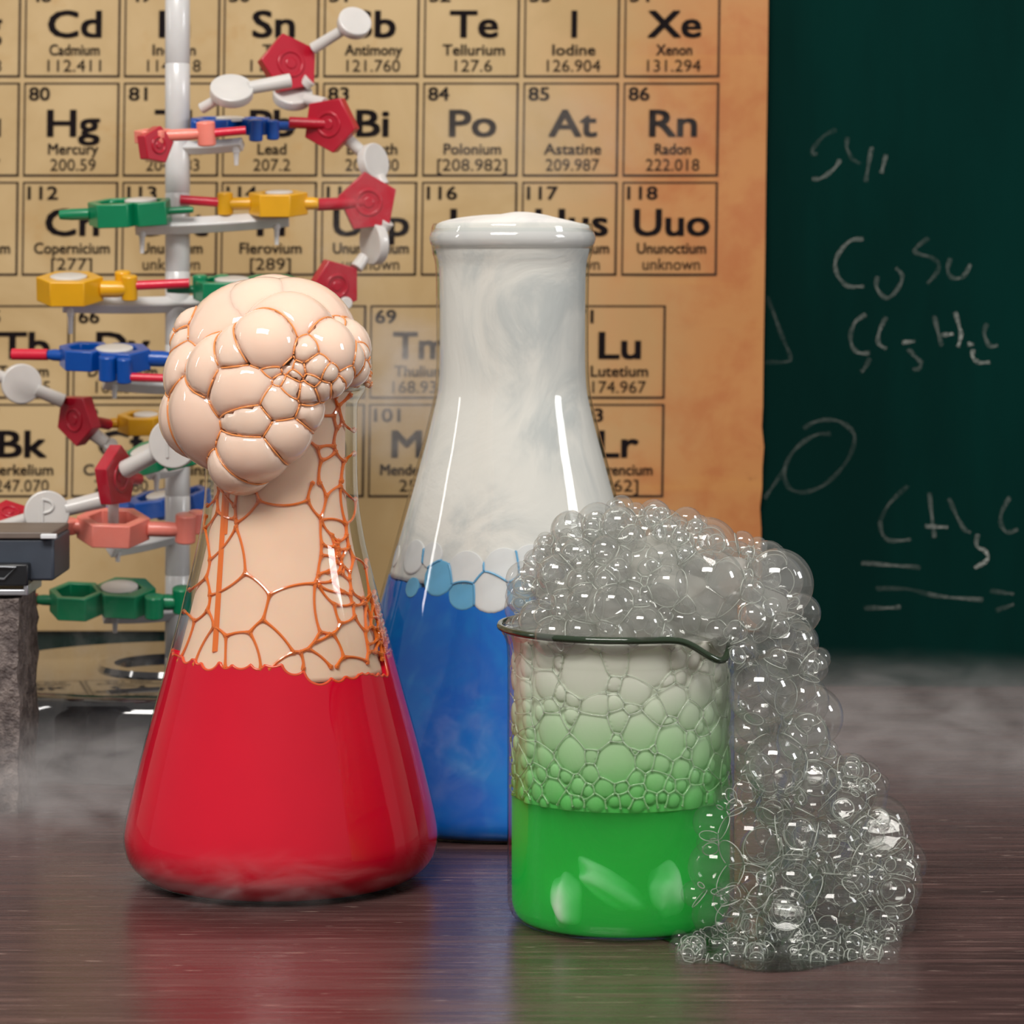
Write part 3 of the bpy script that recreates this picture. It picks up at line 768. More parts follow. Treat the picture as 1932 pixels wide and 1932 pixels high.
# dry ice lumps
def lump(px, row, sx, sy, sz, rz, ry, seed, depth, label):
    rng = np.random.RandomState(seed); d, f = ICO[4]
    k = [rng.normal(size=3) for _ in range(9)]; ph = rng.uniform(0, 6, 9)
    h = sum(np.sin(d @ (kk*(1.2+0.5*i)) + p_)*0.10/(1+0.35*i) for i, (kk, p_) in enumerate(zip(k, ph)))
    sup = np.sign(d)*np.abs(d)**0.8
    v = sup*(1+h)[:, None]*np.array([sx, sy, sz])
    M = Matrix.Rotation(rz, 3, 'Z') @ Matrix.Rotation(ry, 3, 'Y')
    v = v @ np.array(M).T
    th, z = VK.uv(px, row); c_ = VK.at(th, z, depth)
    c_[2] = max(c_[2], -v[:, 2].min() + 0.0022)
    mb = MB(); mb.add(v + c_, f); o = mb.obj('dry_ice_lump', M_ice, None, smooth=180, origin=tuple(c_))
    return tag(o, label, 'dry ice', 'dry ice lumps in the beaker')
M_ice = plain('frosty dry ice', (236, 240, 226), 0.8, var=0.04, scale=300)
lump(1040, 1705, 0.0055, 0.0055, 0.0098, 0.2, 0.15, 1, 0.0084, 'upright white dry ice lump at the left of the beaker floor')
lump(1142, 1688, 0.0135, 0.0050, 0.0052, 0.1, 0.62, 2, 0.0108, 'long white dry ice stick lying slanted in the middle of the beaker')
lump(1278, 1690, 0.0058, 0.0055, 0.0098, 0.3, -0.2, 3, 0.0092, 'blurred white dry ice lump at the right of the beaker floor')

# foam in the beaker: scattered green light painted into its colour, fading to grey upward
rng = random.Random(21)
sd = []
def try_seed(x, y, r, k=0.80):
    for (a, b, c_) in sd:
        if math.hypot(a-x, b-y) < k*(r+c_): return
    sd.append((x, y, r))
for (x, y, r) in [(1100,1270,62),(1020,1240,34),(1225,1250,58),(1200,1300,40),(1035,1380,44),(1120,1330,36),(1115,1380,48),(1210,1380,45),(1075,1425,40),(1160,1440,48),(1270,1400,42),(1330,1420,36),(1020,1430,26),(1330,1300,42),(1275,1320,38),(1140,1485,26),(1240,1475,26),(1290,1450,28),(980,1300,28),(985,1360,24)]: sd.append((x, y, r*0.84))
for _ in range(9000):
    x = rng.uniform(950, 1392); y = rng.uniform(1170, 1520)
    r = rng.uniform(16, 40) if y < 1350 else rng.uniform(12, 28)
    try_seed(x, y, r, 0.70)
kf = NT('pale foam border'); o = kf.obj(); z_ = kf.sep(o)[2]
fo = kf.maprange(z_, VK.z(1500), VK.z(1330), 0, 1, 'LINEAR')
c = kf.mix(fo, lin((150, 214, 140)), lin((206, 214, 196)))
p = kf.princ(Base_Color=c, Roughness=0.12, Specular_IOR_Level=0.7, Coat_Weight=0.5); tr = kf.n('BsdfTransparent')
M_border = kf.done(kf.mixs(0.5, tr.outputs[0], p.outputs[0]))
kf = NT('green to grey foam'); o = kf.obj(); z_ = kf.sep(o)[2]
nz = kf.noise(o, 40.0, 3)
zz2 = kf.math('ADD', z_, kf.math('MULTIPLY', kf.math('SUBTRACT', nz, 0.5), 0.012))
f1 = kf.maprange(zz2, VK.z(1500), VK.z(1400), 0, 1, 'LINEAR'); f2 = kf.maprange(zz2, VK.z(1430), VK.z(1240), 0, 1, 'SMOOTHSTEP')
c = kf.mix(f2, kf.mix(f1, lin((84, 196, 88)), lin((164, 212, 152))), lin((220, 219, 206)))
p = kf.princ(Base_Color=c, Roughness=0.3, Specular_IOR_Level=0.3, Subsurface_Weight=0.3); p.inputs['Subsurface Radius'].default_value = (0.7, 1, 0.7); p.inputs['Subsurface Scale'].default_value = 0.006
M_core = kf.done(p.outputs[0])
bfoam = empty('clear_foam', (VK.x, VK.Y, VK.z(1180))); tag(bfoam, 'clear soap foam heaped on the green beaker and pouring down its right side', 'foam')
mb = MB()
SK, RK = wall_net(mb, VK, sd, 1198, 1488, 0.00019, 0.0011, Rr=VK.r(VK.z(1400)), th=(-1.62, 1.62), bow=0.05, radf=lambda z: float(np.interp(z, [VK.z(1500), VK.z(1250)], [1.5, 0.85])))
mb.obj('bubble_border', M_border, bfoam, smooth=180)
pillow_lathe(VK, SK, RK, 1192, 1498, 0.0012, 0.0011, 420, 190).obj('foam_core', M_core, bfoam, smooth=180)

# the heap and the cascade
def ell(px, row, dY, rx, rz, ry): c_ = P(px, row, VK.Y + dY); k = (VK.Y + dY)/F; return (np.array(c_), np.array([rx*k, ry, rz*k]))
blobs = [ell(1175, 1190, 0.0, 222, 238, 0.040), ell(1235, 1120, 0.0, 185, 165, 0.034), ell(1370, 1165, -0.004, 150, 150, 0.032), ell(1450, 1290, -0.004, 105, 185, 0.028), ell(1462, 1425, -0.006, 116, 150, 0.028),
         ell(1530, 1545, -0.006, 150, 130, 0.036), ell(1570, 1630, -0.004, 145, 110, 0.045), ell(1640, 1625, 0.0, 78, 85, 0.040), ell(1362, 1650, -0.036, 58, 125, 0.014), ell(1440, 1690, -0.026, 125, 100, 0.030), ell(1560, 1735, -0.022, 150, 70, 0.034), ell(1385, 1610, -0.024, 60, 130, 0.020)]
def field(p):
    p = np.atleast_2d(p); m = np.full(len(p), 1e9)
    for c_, r in blobs: m = np.minimum(m, np.sqrt((((p-c_)/r)**2).sum(1)))
    return m
ZT = VK.zs[-1]
def in_beaker(p, pad):
    d = math.hypot(p[0]-VK.x, p[1]-VK.Y); return d < VK.r(min(p[2], ZT)) + pad and p[2] < ZT - 0.001
lo = np.min([c_-r for c_, r in blobs], 0); hi = np.max([c_+r for c_, r in blobs], 0)
nr = np.random.RandomState(11)
BC, BR = np.zeros((0, 3)), np.zeros(0)
def in_core(p): return min(math.sqrt((((p-c_)/(r*0.66))**2).sum()) for c_, r in blobs[:2])
def fill(rmin, rmax, tries, fmin, fmax, overlap, cap):
    global BC, BR
    n = 0
    cand = lo + nr.uniform(size=(tries, 3))*(hi-lo); fv = field(cand); rs = rmin + (rmax-rmin)*nr.uniform(size=tries)**1.6
    for p, f_, r in zip(cand, fv, rs):
        if not (fmin < f_ < fmax) or p[2] < r*0.55: continue
        if r > 0.0074 and p[2] > ZT - 0.004 and p[0] < VK.x + 0.02: continue
        if r < 0.0055 and p[2] < ZT and nr.uniform() < 0.55: continue
        if in_beaker(p, r*0.93 + 0.0004): continue
        if p[2] > ZT - 0.004 and in_core(p) < 1.0: continue
        if math.hypot(p[0]-VB.x, p[1]-VB.Y) < VB.r(p[2]) + r: continue
        if len(BC):
            d = np.linalg.norm(BC-p, axis=1)
            if (d < overlap*(BR+r)).any() or (d < np.maximum(BR, r)*1.02).any(): continue
        BC = np.vstack([BC, p]); BR = np.append(BR, r); n += 1
        if n >= cap: break
fill(0.0085, 0.0125, 12000, 0.35, 0.90, 0.68, 60)
fill(0.0058, 0.0085, 6000, 0.40, 0.95, 0.70, 190)
fill(0.0034, 0.0052, 16000, 0.50, 0.98, 0.74, 210)
fill(0.0015, 0.0030, 30000, 0.72, 1.0, 0.76, 130)
# loose little bubbles at the foot
for _ in range(260):
    a = nr.uniform(1275, 1680); r = 0.0011 + 0.0032*nr.uniform()**1.5; Yf = 0.962 + 0.05*nr.uniform()
    p = P(a, 1760, Yf); p = np.array([p[0], Yf, r*nr.uniform(0.5, 1.1)])
    d = np.linalg.norm(BC-p, axis=1)
    if (d < np.maximum(BR, r)*1.0).any() or in_beaker(p, r): continue
    BC = np.vstack([BC, p]); BR = np.append(BR, r)
BR = np.sqrt(BR**2 + 0.0024**2)
for _ in range(3):                             # drop bubbles swallowed by a neighbour
    D = np.linalg.norm(BC[:, None]-BC[None], axis=2) + np.eye(len(BC)); H = (D*D + BR[:, None]**2 - BR[None]**2)/(2*D)
    bad = ((H < 0.22*BR[:, None]) & (D < BR[:, None]+BR[None])).any(1)
    BC, BR = BC[~bad], BR[~bad]
depth_in = field(BC)
subs = [4 if r > 0.0085 else (3 if r > 0.003 else 2) for r in BR]
cells, nb = foam_cells(BC, BR, subs, 0.996, 0.16)
def outside_beaker(v):
    v[:, 2] = np.maximum(v[:, 2], 0.0004)
    for i in np.nonzero((np.hypot(v[:, 0]-VK.x, v[:, 1]-VK.Y) < 0.0445) & (v[:, 2] < ZT - 0.0005))[0]:
        dx, dy = v[i, 0]-VK.x, v[i, 1]-VK.Y; q = math.hypot(dx, dy); m = VK.r(v[i, 2]) + 0.0003
        if q < m: v[i, 0] = VK.x + dx*m/q; v[i, 1] = VK.Y + dy*m/q
    return v
for v, f in cells: outside_beaker(v)
mb = MB()
for c_, r in blobs[:2]:
    d_, f = ICO[5]; v = c_ + d_*r*0.66*(1 + 0.03*np.sin(d_[:, :1]*9+1)*np.sin(d_[:, 2:]*8))
    v[:, 2] = np.maximum(v[:, 2], ZT - 0.009); mb.add(v, f)
mb.obj('mist_core', plain('grey mist in the foam', (190, 188, 180), 0.7, spec=0.2, sss=0.4, sssr=(1, 1, 1)), bfoam, smooth=180)
M_film = film('clear bubble film', haze=0.05)
M_dome = film('pale bubble film', haze=0.085)
M_clear = film('clearest bubble film', 0.045, haze=0.018)
M_misty = film('mist filled bubble', 0.06, haze=0.42, hcol=(0.80, 0.80, 0.76, 1))
def fm(i): return M_misty if depth_in[i] < 0.62 and BC[i][2] > ZT - 0.012 else (M_dome if BC[i][2] > ZT - 0.004 else (M_film if BC[i][2] > 0.055 else M_clear))
near = sorted(range(len(BR)), key=lambda i: -(BR[i]*(1.0 + 12*(VK.Y - BC[i][1]))))
small = MB(); FM = [M_film, M_misty, M_dome, M_clear]
for n_, i in enumerate(near):
    v, f = cells[i]
    if n_ < 96: mb = MB(); mb.add(v, f); mb.obj('bubble', fm(i), bfoam, smooth=35, origin=tuple(BC[i]))
    else: small.add(v, f, FM.index(fm(i)))
tag(small.obj('froth', FM, bfoam, smooth=35), kind='stuff')
t = NT('glossy soap border'); p = t.princ(Base_Color=lin((214, 220, 210)), Roughness=0.06, Specular_IOR_Level=0.9, Coat_Weight=1.0); tr = t.n('BsdfTransparent')
M_sb = t.done(t.mixs(0.68, tr.outputs[0], p.outputs[0]))
mb = MB()
for ln in foam_edges(BC, BR, nb, True, 28):
    q = outside_beaker(np.array(ln)); mb.tube(q, 0.00012 if len(ln) == 2 else 0.00016, 4, caps=False)
mb.obj('bubble_border', M_sb, bfoam, smooth=180)
print('foam bubbles', len(BR))
# puddle
mb = MB(); pud = []
for k in range(60):
    a = 2*PI*k/60; pud.append((P(1460, 1740, 0.99)[0] + 0.036*math.cos(a)*(1+0.12*math.sin(3*a)+0.06*math.sin(7*a+1)), 0.990 + 0.036*math.sin(a)*(1+0.1*math.sin(4*a+2))))
mb.prism(pud, 0.0001, 0.0007)
t = NT('wet puddle'); g = t.n('BsdfGlossy'); g.inputs['Roughness'].default_value = 0.03; tr = t.n('BsdfTransparent'); tr.inputs[0].default_value = (0.75, 0.78, 0.76, 1)
tag(mb.obj('puddle', t.done(t.mixs(t.fres(0.06), tr.outputs[0], g.outputs[0])), None, smooth=30), 'thin wet puddle on the table under the clear foam', 'puddle')
# ------------------------------------------------------------------ DNA model
YD = 1.40; KD = YD/F
def plastic(name, rgb, **kw): return plain(name, rgb, kw.pop('rough', 0.32), spec=0.5, coat=0.25, sss=0.12, var=0.04, **kw)
M_dg = plastic('green plastic', (0, 128, 84)); M_db = plastic('blue plastic', (0, 76, 165)); M_dy = plastic('yellow plastic', (226, 166, 20)); M_dp = plastic('salmon pink plastic', (246, 138, 122))
M_dr = plastic('crimson plastic', (180, 12, 42)); M_drr = plastic('red rod plastic', (214, 30, 60)); M_dw = plastic('white plastic', (212, 208, 204)); M_dt = plastic('milky translucent plastic', (214, 213, 212), rough=0.25)
t = NT('glossy black base plastic'); p = t.princ(Base_Color=(0.012, 0.012, 0.014, 1), Roughness=0.07, Specular_IOR_Level=0.6, Coat_Weight=0.6, Coat_Roughness=0.05); M_blk = t.done(p.outputs[0])
bx_ = (335-966)*KD; ZB = CH - (1258-HZ)*KD
dna = empty('dna_model', (bx_, YD, 0)); tag(dna, 'colourful plastic DNA helix model on a white pole and glossy black round base', 'model')
mb = MB(); mb.lathe([(0.0, ZB), (0.096, ZB), (0.101, ZB-0.0015), (0.1045, ZB-0.005), (0.106, ZB-0.010), (0.107, 0.016), (0.1095, 0.012), (0.111, 0.007), (0.111, 0.001), (0.110, 0.0)][::-1], 128, (bx_, YD, 0))
base = mb.obj('base', M_blk, dna, smooth=30)
mb = MB(); mb.lathe([(0.030, ZB-0.0005), (0.0302, ZB+0.0025), (0.0375, ZB+0.0025), (0.039, ZB-0.0005)], 96, (bx_, YD, 0)); mb.obj('socket_ring', M_blk, base, smooth=30)
base_child = [c for c in bpy.data.objects if c.name.startswith('socket_ring')][0]; base_child.location = (0, 0, 0)
mb = MB(); zt = P(0, -60, YD)[2]
prof = []; seam = [1240, 1085, 935, 800, 650, 512, 364, 250, 120, -20]
z_prev = ZB - 0.003; prof.append((0.0062, z_prev))
for sm in seam:
    z = P(0, sm, YD)[2]
    if z > z_prev + 0.004: prof += [(0.0060, z-0.0004), (0.0057, z), (0.0060, z+0.0004)]; z_prev = z
prof.append((0.0060, zt)); mb.lathe(prof, 40, (bx_, YD, 0)); mb.obj('pole', M_dt, dna, smooth=50)

def put(mb, M): return mb.xf(M)
def frame(px, row, Y, yaw=0.0, tilt=8.0, roll=0.0):
    return Matrix.Translation(P(px, row, Y)) @ Matrix.Rotation(math.radians(yaw), 4, 'Z') @ Matrix.Rotation(math.radians(roll), 4, 'Y') @ Matrix.Rotation(math.radians(tilt), 4, 'X') @ Matrix.Scale(KD, 4)
def ngon(n, x, y, r, a0=0.0): return [(x + r*math.cos(a0 + 2*PI*k/n), y + r*math.sin(a0 + 2*PI*k/n)) for k in range(n)]
def nbase(mat, px, row, Y, yaw, rings, rods=(), pegs=(), disc=None, th=30, tilt=8.0, roll=0.0, bonds=()):
    mb = MB(); h = th/2
    for (n, x, y, ro, ri, a0) in rings: mb.prism(ngon(n, x, y, ro, a0), -h, h, ngon(n, x, y, ri, a0) if ri else None)
    for (x0, y0, x1, y1, r) in rods: mb.tube([(x0, y0, 0), (x0*0.4+x1*0.6, y0*0.4+y1*0.6, 0), (x1, y1, 0)], [r, r, r*0.8], 14)
    for (x, y, r, z0, z1) in pegs: mb.lathe([(0.6*r, z0), (r, z0+1.5), (r, z1-1.5), (0.6*r, z1)], 16, (x, y, 0))
    M = frame(px, row, Y, yaw, tilt, roll); mb.xf(M)
    o = mb.obj('nucleobase', mat, dna, smooth=35, bevel=0.0005)
    if disc:
        d = MB(); x, y, r = disc; d.lathe([(r, h-4), (r, h+1.2), (r*0.9, h+2.6), (r*0.5, h+3.2), (0, h+3.4)], 32, (x, y, 0)); d.xf(M)
        q = d.obj('label_disc', M_dw, o, smooth=50); q.location = (0, 0, 0)
    for (x0, y0, z0_, x1, y1, z1_, r) in bonds:
        d = MB(); d.tube([(x0, y0, z0_), ((x0+x1)/2, (y0+y1)/2, (z0_+z1_)/2), (x1, y1, z1_)], r, 12); d.xf(M); d.obj('bond_rod', M_drr, dna, smooth=40)
    return o
A6 = PI/6
# rings: (sides, x, y, outer, inner, start angle); all measured in photo pixels at the model
nbase(M_db, 440, 238, YD-0.004, 6, [(6, -34, 0, 46, 30, 0), (5, 40, 4, 36, 22, PI)], [(70, 4, 118, 8, 9)], [(42, -30, 13, -26, 16), (74, -20, 12, -24, 14), (-70, -14, 10, -14, 12)], (-6, 0, 27))
nbase(M_dp, 352, 254, YD-0.040, 4, [(6, -62, 4, 34, 20, 0)], [(-40, 0, 34, 0, 11)], [(36, 0, 17, -23, 23)], None, 24, 8, -3, [(40, 0, 0, 108, 4, 2, 8.0)])
nbase(M_dg, 262, 400, YD-0.018, -4, [(6, -40, 0, 56, 38, 0), (5, 22, -6, 44, 26, PI)], [(50, 0, 102, 6, 7), (-92, 0, -150, 0, 11)], [(-8, 34, 11, -14, 22), (-58, 40, 12, -14, 20)], (4, 4, 30), 44, 9, -2)
nbase(M_dy, 525, 384, YD-0.010, -3, [(6, 0, 0, 56, 34, 0)], [(-50, 0, -102, 0, 12), (50, 2, 76, 2, 12)], [(-100, 0, 15, -22, 22), (-34, 36, 10, -14, 20)], (2, 0, 26), 42, 7, 0, [(-106, 0, 2, -184, -3, 8, 9)])
nbase(M_dy, 140, 545, YD-0.026, 3, [(6, -8, 0, 62, 38, 0)], [(48, 0, 100, 0, 16)], [(102, 0, 15, -22, 26), (88, 22, 15, 0, 30)], (-10, 0, 34), 46, 11, 0, [(106, 0, 6, 212, 4, 10, 9)])
nbase(M_dg, 440, 546, YD-0.018, -2, [(6, -24, 0, 52, 34, 0), (6, 66, 8, 60, 44, 0)], [(-66, 0, -124, 0, 8)], [(-62, 0, 14, -16, 28), (-24, 26, 14, -10, 24)], (-2, 0, 32), 38, 9)
nbase(M_db, 200, 676, YD-0.030, -8, [(6, -42, 8, 50, 32, 0), (6, 30, 4, 54, 30, 0)], [(-84, 8, -114, 10, 11), (76, 12, 122, 14, 15)], [(16, -44, 17, -32, 16), (48, -48, 14, -34, 14)], (16, 2, 34), 38, 11, 2, [(52, -48, -22, 138, -30, -26, 8), (112, 14, 0, 170, 18, 0, 8), (-114, 10, 0, -182, 10, -2, 11)])
nbase(M_dy, 262, 798, YD+0.035, 5, [(6, 6, 0, 48, 30, 0)], [(-40, 0, -58, 0, 10)], [], (14, 0, 24), 34, 9, 0, [])
nbase(M_dg, 312, 858, YD-0.050, -16, [(6, -34, 10, 58, 40, 0), (6, 42, -10, 50, 34, 0)], [], [(60, -36, 14, -20, 18)], (-36, 8, 30), 34, 18, -14)
nbase(M_db, 300, 950, YD+0.030, -6, [(6, -10, 0, 52, 32, 0), (5, 64, 0, 40, 24, 0)], [(-56, 0, -104, 0, 12)], [(-30, -24, 12, -24, 12), (10, -30, 12, -24, 14)], (4, 0, 26), 34, 12, -8)
nbase(M_dp, 222, 996, YD-0.062, 4, [(6, -8, 0, 66, 46, 0)], [(-62, 0, -102, 4, 14), (54, 0, 118, 0, 14)], [(122, 0, 19, -24, 30), (-88, 2, 17, -14, 14), (140, 14, 15, -10, 32)], None, 42, 12, 2)
nbase(M_dg, 205, 1132, YD-0.034, -4, [(6, -56, -14, 52, 38, 0), (6, 28, 14, 58, 32, 0)], [(-98, -14, -132, -14, 10), (80, 0, 136, 4, 15)], [(88, -18, 18, -24, 20), (136, 4, 18, -20, 30)], (18, 12, 34), 44, 14, 2, [(-130, -14, 0, -176, -14, -2, 12)])

def sugar(px, row, Y, r, yaw, pitch, spin, rod=None, th=24):
    """five sided crimson block with a raised ring; pitch 0 turns its face to the lens"""
    mb = MB(); mb.prism(ngon(5, 0, 0, r, math.radians(spin)), -th/2, th/2)
    mb.lathe([(r*0.46, th/2-1), (r*0.46, th/2+2.5), (r*0.34, th/2+2.5), (r*0.34, th/2-1)], 24)
    mb.lathe([(r*0.2, th/2-1), (r*0.18, th/2+2)], 16, (0, 0, 0))
    M = Matrix.Translation(P(px, row, Y)) @ Matrix.Rotation(math.radians(yaw), 4, 'Z') @ Matrix.Rotation(math.radians(90+pitch), 4, 'X') @ Matrix.Scale(KD, 4)
    mb.xf(M)
    if rod: mb.tube([P(px, row, Y), P(rod[0], rod[1], rod[2])], rod[3]*KD, 12)
    return mb.obj('sugar_pentagon', M_dr, dna, smooth=35, bevel=0.0007)
sugar(545, 122, YD+0.010, 60, 25, -10, 30)
sugar(624, 234, YD, 55, -20, 5, 62, (545, 231, YD-0.002, 11))
sugar(694, 382, YD, 58, 10, 0, 25, (598, 386, YD-0.008, 12))
sugar(631, 538, YD-0.004, 52, 28, 8, 40)
sugar(292, 274, YD-0.045, 36, 45, 0, 10)
sugar(148, 790, YD+0.010, 52, -40, 6, 55, (206, 801, YD+0.028, 11))
sugar(218, 900, YD-0.075, 58, 68, 0, 90, (262, 904, YD-0.055, 11))
sugar(18, 976, YD-0.06, 40, 20, -60, 20)

def phosphate(px, row, Y, r, yaw, pitch, arms, letter=True, th=20):
    mb = MB()
    mb.lathe([(0, -th/2), (r*0.96, -th/2), (r, -th/2+2), (r, th/2-2), (r*0.96, th/2), (0, th/2)], 40)
    M = Matrix.Translation(P(px, row, Y)) @ Matrix.Rotation(math.radians(yaw), 4, 'Z') @ Matrix.Rotation(math.radians(90+pitch), 4, 'X') @ Matrix.Scale(KD, 4)
    mb.xf(M)
    for (ax_, ay, aY, ar) in arms:
        a, b = P(px, row, Y), P(ax_, ay, aY); a = a + (b-a)*min(0.8, 0.8*r*KD/(b-a).length); mb.tube([a, a.lerp(b, 0.6), b], [ar*KD*0.95, ar*KD, ar*KD*1.05], 14)
    o = mb.obj('phosphate_disc', M_dw, dna, smooth=40, bevel=0.0004)
    if letter:
        d = MB(); s_ = r/40.0
        d.tube([(-8*s_, -22*s_, th/2), (-8*s_, 2*s_, th/2), (-8*s_, 24*s_, th/2)], 3.2, 8)
        d.tube([(-8*s_ + 19*s_*math.sin(u), 12*s_ + 12*s_*math.cos(u), th/2) for u in np.linspace(0, PI, 12)], 3.2, 8)
        d.xf(M); q = d.obj('embossed_letter', M_dw, o, smooth=60); q.location = (0, 0, 0)
    return o
phosphate(437, 172, YD-0.035, 40, 8, -48, [(548, 152, YD-0.028, 13), (380, 205, YD-0.030, 10)], False)
phosphate(552, 180, YD+0.012, 38, 10, -50, [(585, 150, YD+0.010, 13), (612, 196, YD+0.002, 12)], False)
phosphate(668, 44, YD+0.004, 32, 20, -30, [(590, 92, YD+0.010, 11)], False)
phosphate(704, 306, YD+0.004, 36, 52, -10, [(655, 262, YD+0.002, 12), (722, 350, YD+0.002, 13)], False)
phosphate(706, 458, YD+0.004, 42, -58, 4, [(732, 418, YD, 12), (672, 506, YD-0.002, 12)], False)
phosphate(652, 572, YD-0.008, 12, 10, 0, [(632, 600, YD-0.010, 10)], False)
phosphate(40, 724, YD+0.004, 38, 20, 0, [(120, 757, YD+0.008, 13), (-30, 700, YD, 12)], False)
phosphate(208, 842, YD+0.012, 14, 10, -40, [(176, 818, YD+0.010, 13)], False)
phosphate(328, 836, YD-0.095, 44, -12, 4, [(236, 886, YD-0.080, 16)], True)
phosphate(88, 968, YD-0.085, 40, 12, -4, [(196, 942, YD-0.078, 15), (-10, 1000, YD-0.070, 13)], True)
mb = MB(); mb.tube([P(214, 940, YD-0.066), P(214, 986, YD-0.064)], 10*KD, 14); mb.obj('pin', M_dt, dna, smooth=40)

def arm(xa, ya, xb, yb, Ya, Yb, pegs, w=10, deep=9):
    """milky bar from the pole with pegs hanging from it"""
    mb = MB(); n = 10
    pts = [P(xa+(xb-xa)*k/n, ya+(yb-ya)*k/n + 3*math.sin(PI*k/n), Ya+(Yb-Ya)*k/n) for k in range(n+1)]
    mb.tube(pts, w*KD*1.4, 4, squash=(1, 1.0, 1)); o = mb.obj('support_arm', M_dt, dna, smooth=20, bevel=0.0006)
    for (px, y0, y1, Y) in pegs:
        d = MB(); a, b = P(px, y0, Y), P(px, y1, Y); d.tube([a, a.lerp(b, 0.35), a.lerp(b, 0.36), b], [7.5*KD, 7*KD, 5.5*KD, 4*KD], 12); q = d.obj('peg', M_dt, o, smooth=40); q.location = (0, 0, 0)
arm(318, 278, 458, 272, YD, YD-0.010, [(446, 276, 312, YD-0.010)])
arm(255, 428, 545, 412, YD-0.014, YD-0.006, [(268, 430, 478, YD-0.014), (522, 416, 462, YD-0.007)], 12)
arm(118, 574, 384, 572, YD-0.016, YD, [(133, 578, 630, YD-0.016)], 12)
arm(196, 716, 350, 726, YD-0.014, YD, [(216, 718, 752, YD-0.014)], 14)
arm(280, 892, 345, 880, YD-0.028, YD, [(295, 894, 928, YD-0.026)], 10)
arm(208, 1036, 350, 1004, YD-0.030, YD, [(222, 1036, 1060, YD-0.028)], 12)
arm(196, 1158, 350, 1150, YD-0.018, YD, [(217, 1160, 1194, YD-0.018)], 14)

# ------------------------------------------------------------------ instrument on a rough block at the left edge
YI = 1.235; KI = YI/F
def bxp(mb, x0, y0, x1, y1, Y0, Y1, mat=0):
    a, b = P(x0, y1, Y0), P(x1, y0, Y0); mb.box((a[0], Y0, a[2]), (b[0], Y1, b[2]), mat)
M_sl = plain('dark slate paint', (58, 66, 78), 0.5, var=0.1); M_top = plain('worn brown lid', (112, 100, 92), 0.5, var=0.1); M_lat = plain('black latch plastic', (24, 26, 30), 0.35); M_sil = plain('silver metal', (190, 194, 200), 0.28, metal=0.8)
inst = empty('instrument_box', (P(20, 0, YI)[0], YI + 0.02, P(0, 1100, YI)[2])); tag(inst, 'dark slate instrument box with black latch and silver bracket on a rough block', 'instrument')
mb = MB(); bxp(mb, -190, 1016, 102, 1096, YI, YI+0.045); mb.obj('body', M_sl, inst, smooth=30, bevel=0.0012)
mb = MB(); bxp(mb, -195, 1004, 98, 1017, YI-0.001, YI+0.046); mb.obj('lid', M_top, inst, smooth=30, bevel=0.0006)
mb = MB(); bxp(mb, 76, 1008, 106, 1017, YI-0.004, YI-0.0008); mb.obj('tab', plain('white tab', (226, 228, 232), 0.4), inst, smooth=30, bevel=0.0004)
mb = MB(); bxp(mb, -20, 1064, 53, 1106, YI-0.007, YI+0.001); la = mb.obj('latch', M_lat, inst, smooth=30, bevel=0.0008)
mb = MB(); mb.tube([P(-30, 1090, YI-0.008), P(8, 1092, YI-0.008), P(30, 1070, YI-0.008), P(-30, 1068, YI-0.008)], 2.2*KI, 6); q = mb.obj('latch_wire', M_sil, la, smooth=60); q.location = (0, 0, 0)
mb = MB(); bxp(mb, -60, 1112, 50, 1124, YI-0.006, YI+0.03); bxp(mb, 44, 1100, 53, 1124, YI-0.006, YI+0.03); bxp(mb, -60, 1096, -40, 1124, YI-0.006, YI+0.03); mb.obj('bracket', M_sil, inst, smooth=30, bevel=0.0006)
t = NT('rough grey block'); o = t.obj(); nz = t.noise(o, 160.0, 6, 0.7); n2 = t.noise(o, 420.0, 4, 0.6)
c = t.mix(t.maprange(nz, 0.35, 0.68), lin((84, 74, 72)), lin((150, 138, 132))); p = t.princ(Base_Color=c, Roughness=0.6, Specular_IOR_Level=0.5, Normal=t.bump(t.math('ADD', nz, n2), 0.9, 0.003)); M_rock = t.done(p.outputs[0])
mb = MB(); a, b = P(-130, 0, YI), P(40, 1125, YI); nb_ = 30; V = []; Fc = []
bm = bmesh.new(); bmesh.ops.create_cube(bm, size=1.0); bmesh.ops.subdivide_edges(bm, edges=bm.edges[:], cuts=24, use_grid_fill=True)
rngb = np.random.RandomState(4)
from mathutils import noise as mnoise
for v in bm.verts:
    p_ = Vector((a[0] + (b[0]-a[0])*(v.co.x+0.5), YI - 0.008 + 0.05*(v.co.y+0.5), b[2]*(v.co.z+0.5)))
    p_ += mnoise.noise_vector(p_*220)*0.0009 + mnoise.noise_vector(p_*70)*0.0010
    p_.z = min(max(p_.z, 0.0), b[2]); V.append(p_)
bm.verts.index_update(); Fc = [tuple(q.index for q in f.verts) for f in bm.faces]; bm.free()
mb.add(V, Fc); tag(mb.obj('stone_block', M_rock, None, smooth=60), 'rough grey stone block standing under the slate instrument box', 'block')
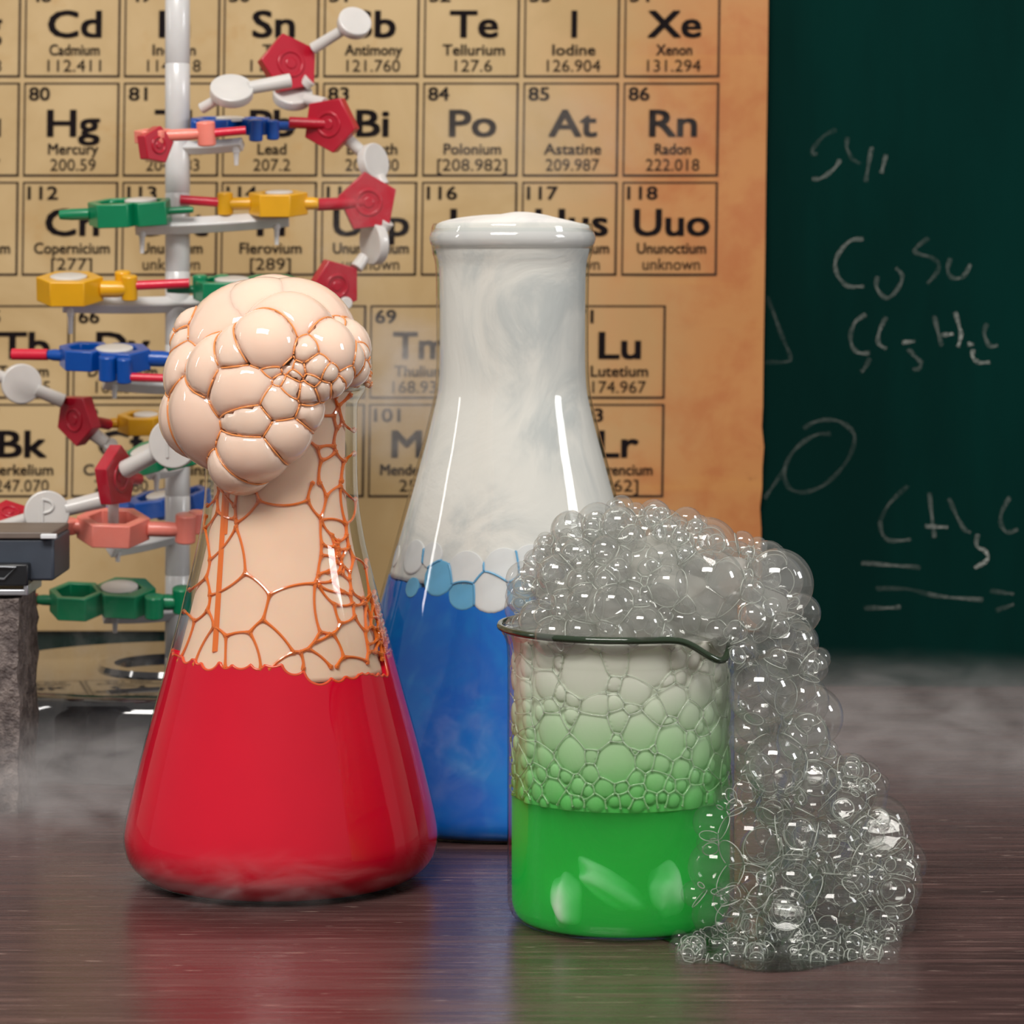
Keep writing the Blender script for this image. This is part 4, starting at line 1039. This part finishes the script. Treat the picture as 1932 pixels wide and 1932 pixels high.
# ------------------------------------------------------------------ drifting vapour
def haze(label, c, half, dens, scale, thr=(0.42, 0.72), dist=1.2, flat=False, stretch=(1, 1, 1), seed=0.0, fall=(1.0, 0.25)):
    t = NT('vapour'); o = t.obj()
    q = t.n('VectorMath', operation='DIVIDE'); t.set(q.inputs[0], o); q.inputs[1].default_value = half
    ln = t.n('VectorMath', operation='LENGTH'); t.set(ln.inputs[0], q.outputs[0])
    f_ = t.maprange(ln.outputs['Value'], fall[0], fall[1])
    nz = t.noise(t.mapping(o, stretch, (seed, seed*0.7, seed*0.3)), scale, 4, 0.55, dist)
    d = t.math('MULTIPLY', t.math('MULTIPLY', f_, t.maprange(nz, thr[0], thr[1])), dens)
    v = t.n('VolumeScatter'); v.inputs['Color'].default_value = (0.95, 0.95, 0.96, 1); t.set(v.inputs['Density'], d); v.inputs['Anisotropy'].default_value = 0.1
    m = t.done(None, v.outputs[0])
    mb = MB(); d_, f = ICO[3]; vv = d_*np.array(half)*1.02
    if flat: vv[:, 2] = np.maximum(vv[:, 2], flat - c[2])
    mb.add(vv + np.array(c), f); o_ = mb.obj('vapour', m, None, smooth=180, origin=tuple(c))
    return tag(o_, label, 'vapour', 'drifting vapour', 'stuff')
haze('low white vapour on the table in front of the black model base', (P(150, 1430, 1.22)[0], 1.215, 0.012), (0.15, 0.085, 0.034), 16, 26, (0.34, 0.66), 1.5, 0.0006, (1, 1, 2.2), 1.3)
haze('broad veil of white vapour lying on the table below the chalkboard', (P(1700, 1400, 1.38)[0], 1.38, 0.008), (0.21, 0.20, 0.036), 7.5, 22, (0.34, 0.68), 1.6, 0.0006, (1, 1, 2.6), 4.1)
haze('wispy vapour over the black round model base and its pole', P(170, 1250, 1.30), (0.060, 0.035, 0.040), 9, 40, (0.42, 0.7), 2.0, False, (1.3, 1, 0.8), 2.2)
haze('pale vapour puff hiding the thulium cell beside the tall flask', P(752, 735, 1.36), (0.042, 0.035, 0.050), 24, 30, (0.30, 0.62), 1.6, False, (1, 1, 1), 7.7)
haze('thin vapour curling round the crimson blocks of the helix', P(668, 420, 1.34), (0.034, 0.030, 0.052), 10, 55, (0.45, 0.7), 2.2, False, (1, 1, 1), 9.4)
haze('faint vapour drifting over the polonium and astatine cells', P(1060, 265, 1.47), (0.110, 0.040, 0.042), 7, 24, (0.40, 0.7), 1.8, False, (1, 1, 1), 12.5)
haze('thin vapour licking round the foot of the red flask', P(470, 1668, 1.02), (0.070, 0.022, 0.014), 15, 60, (0.42, 0.72), 2.0, 0.0006, (0.6, 1, 1.6), 3.3)
haze('thin swirling vapour between the red flask and the beaker', P(875, 1400, 1.10), (0.026, 0.022, 0.050), 9, 60, (0.46, 0.7), 2.6, False, (1, 1, 1), 5.9)
haze('faint vapour beside the salmon pink and blue plates of the helix', P(235, 930, 1.29), (0.050, 0.026, 0.040), 7, 50, (0.46, 0.72), 2.2, False, (1, 1, 1), 15.1)
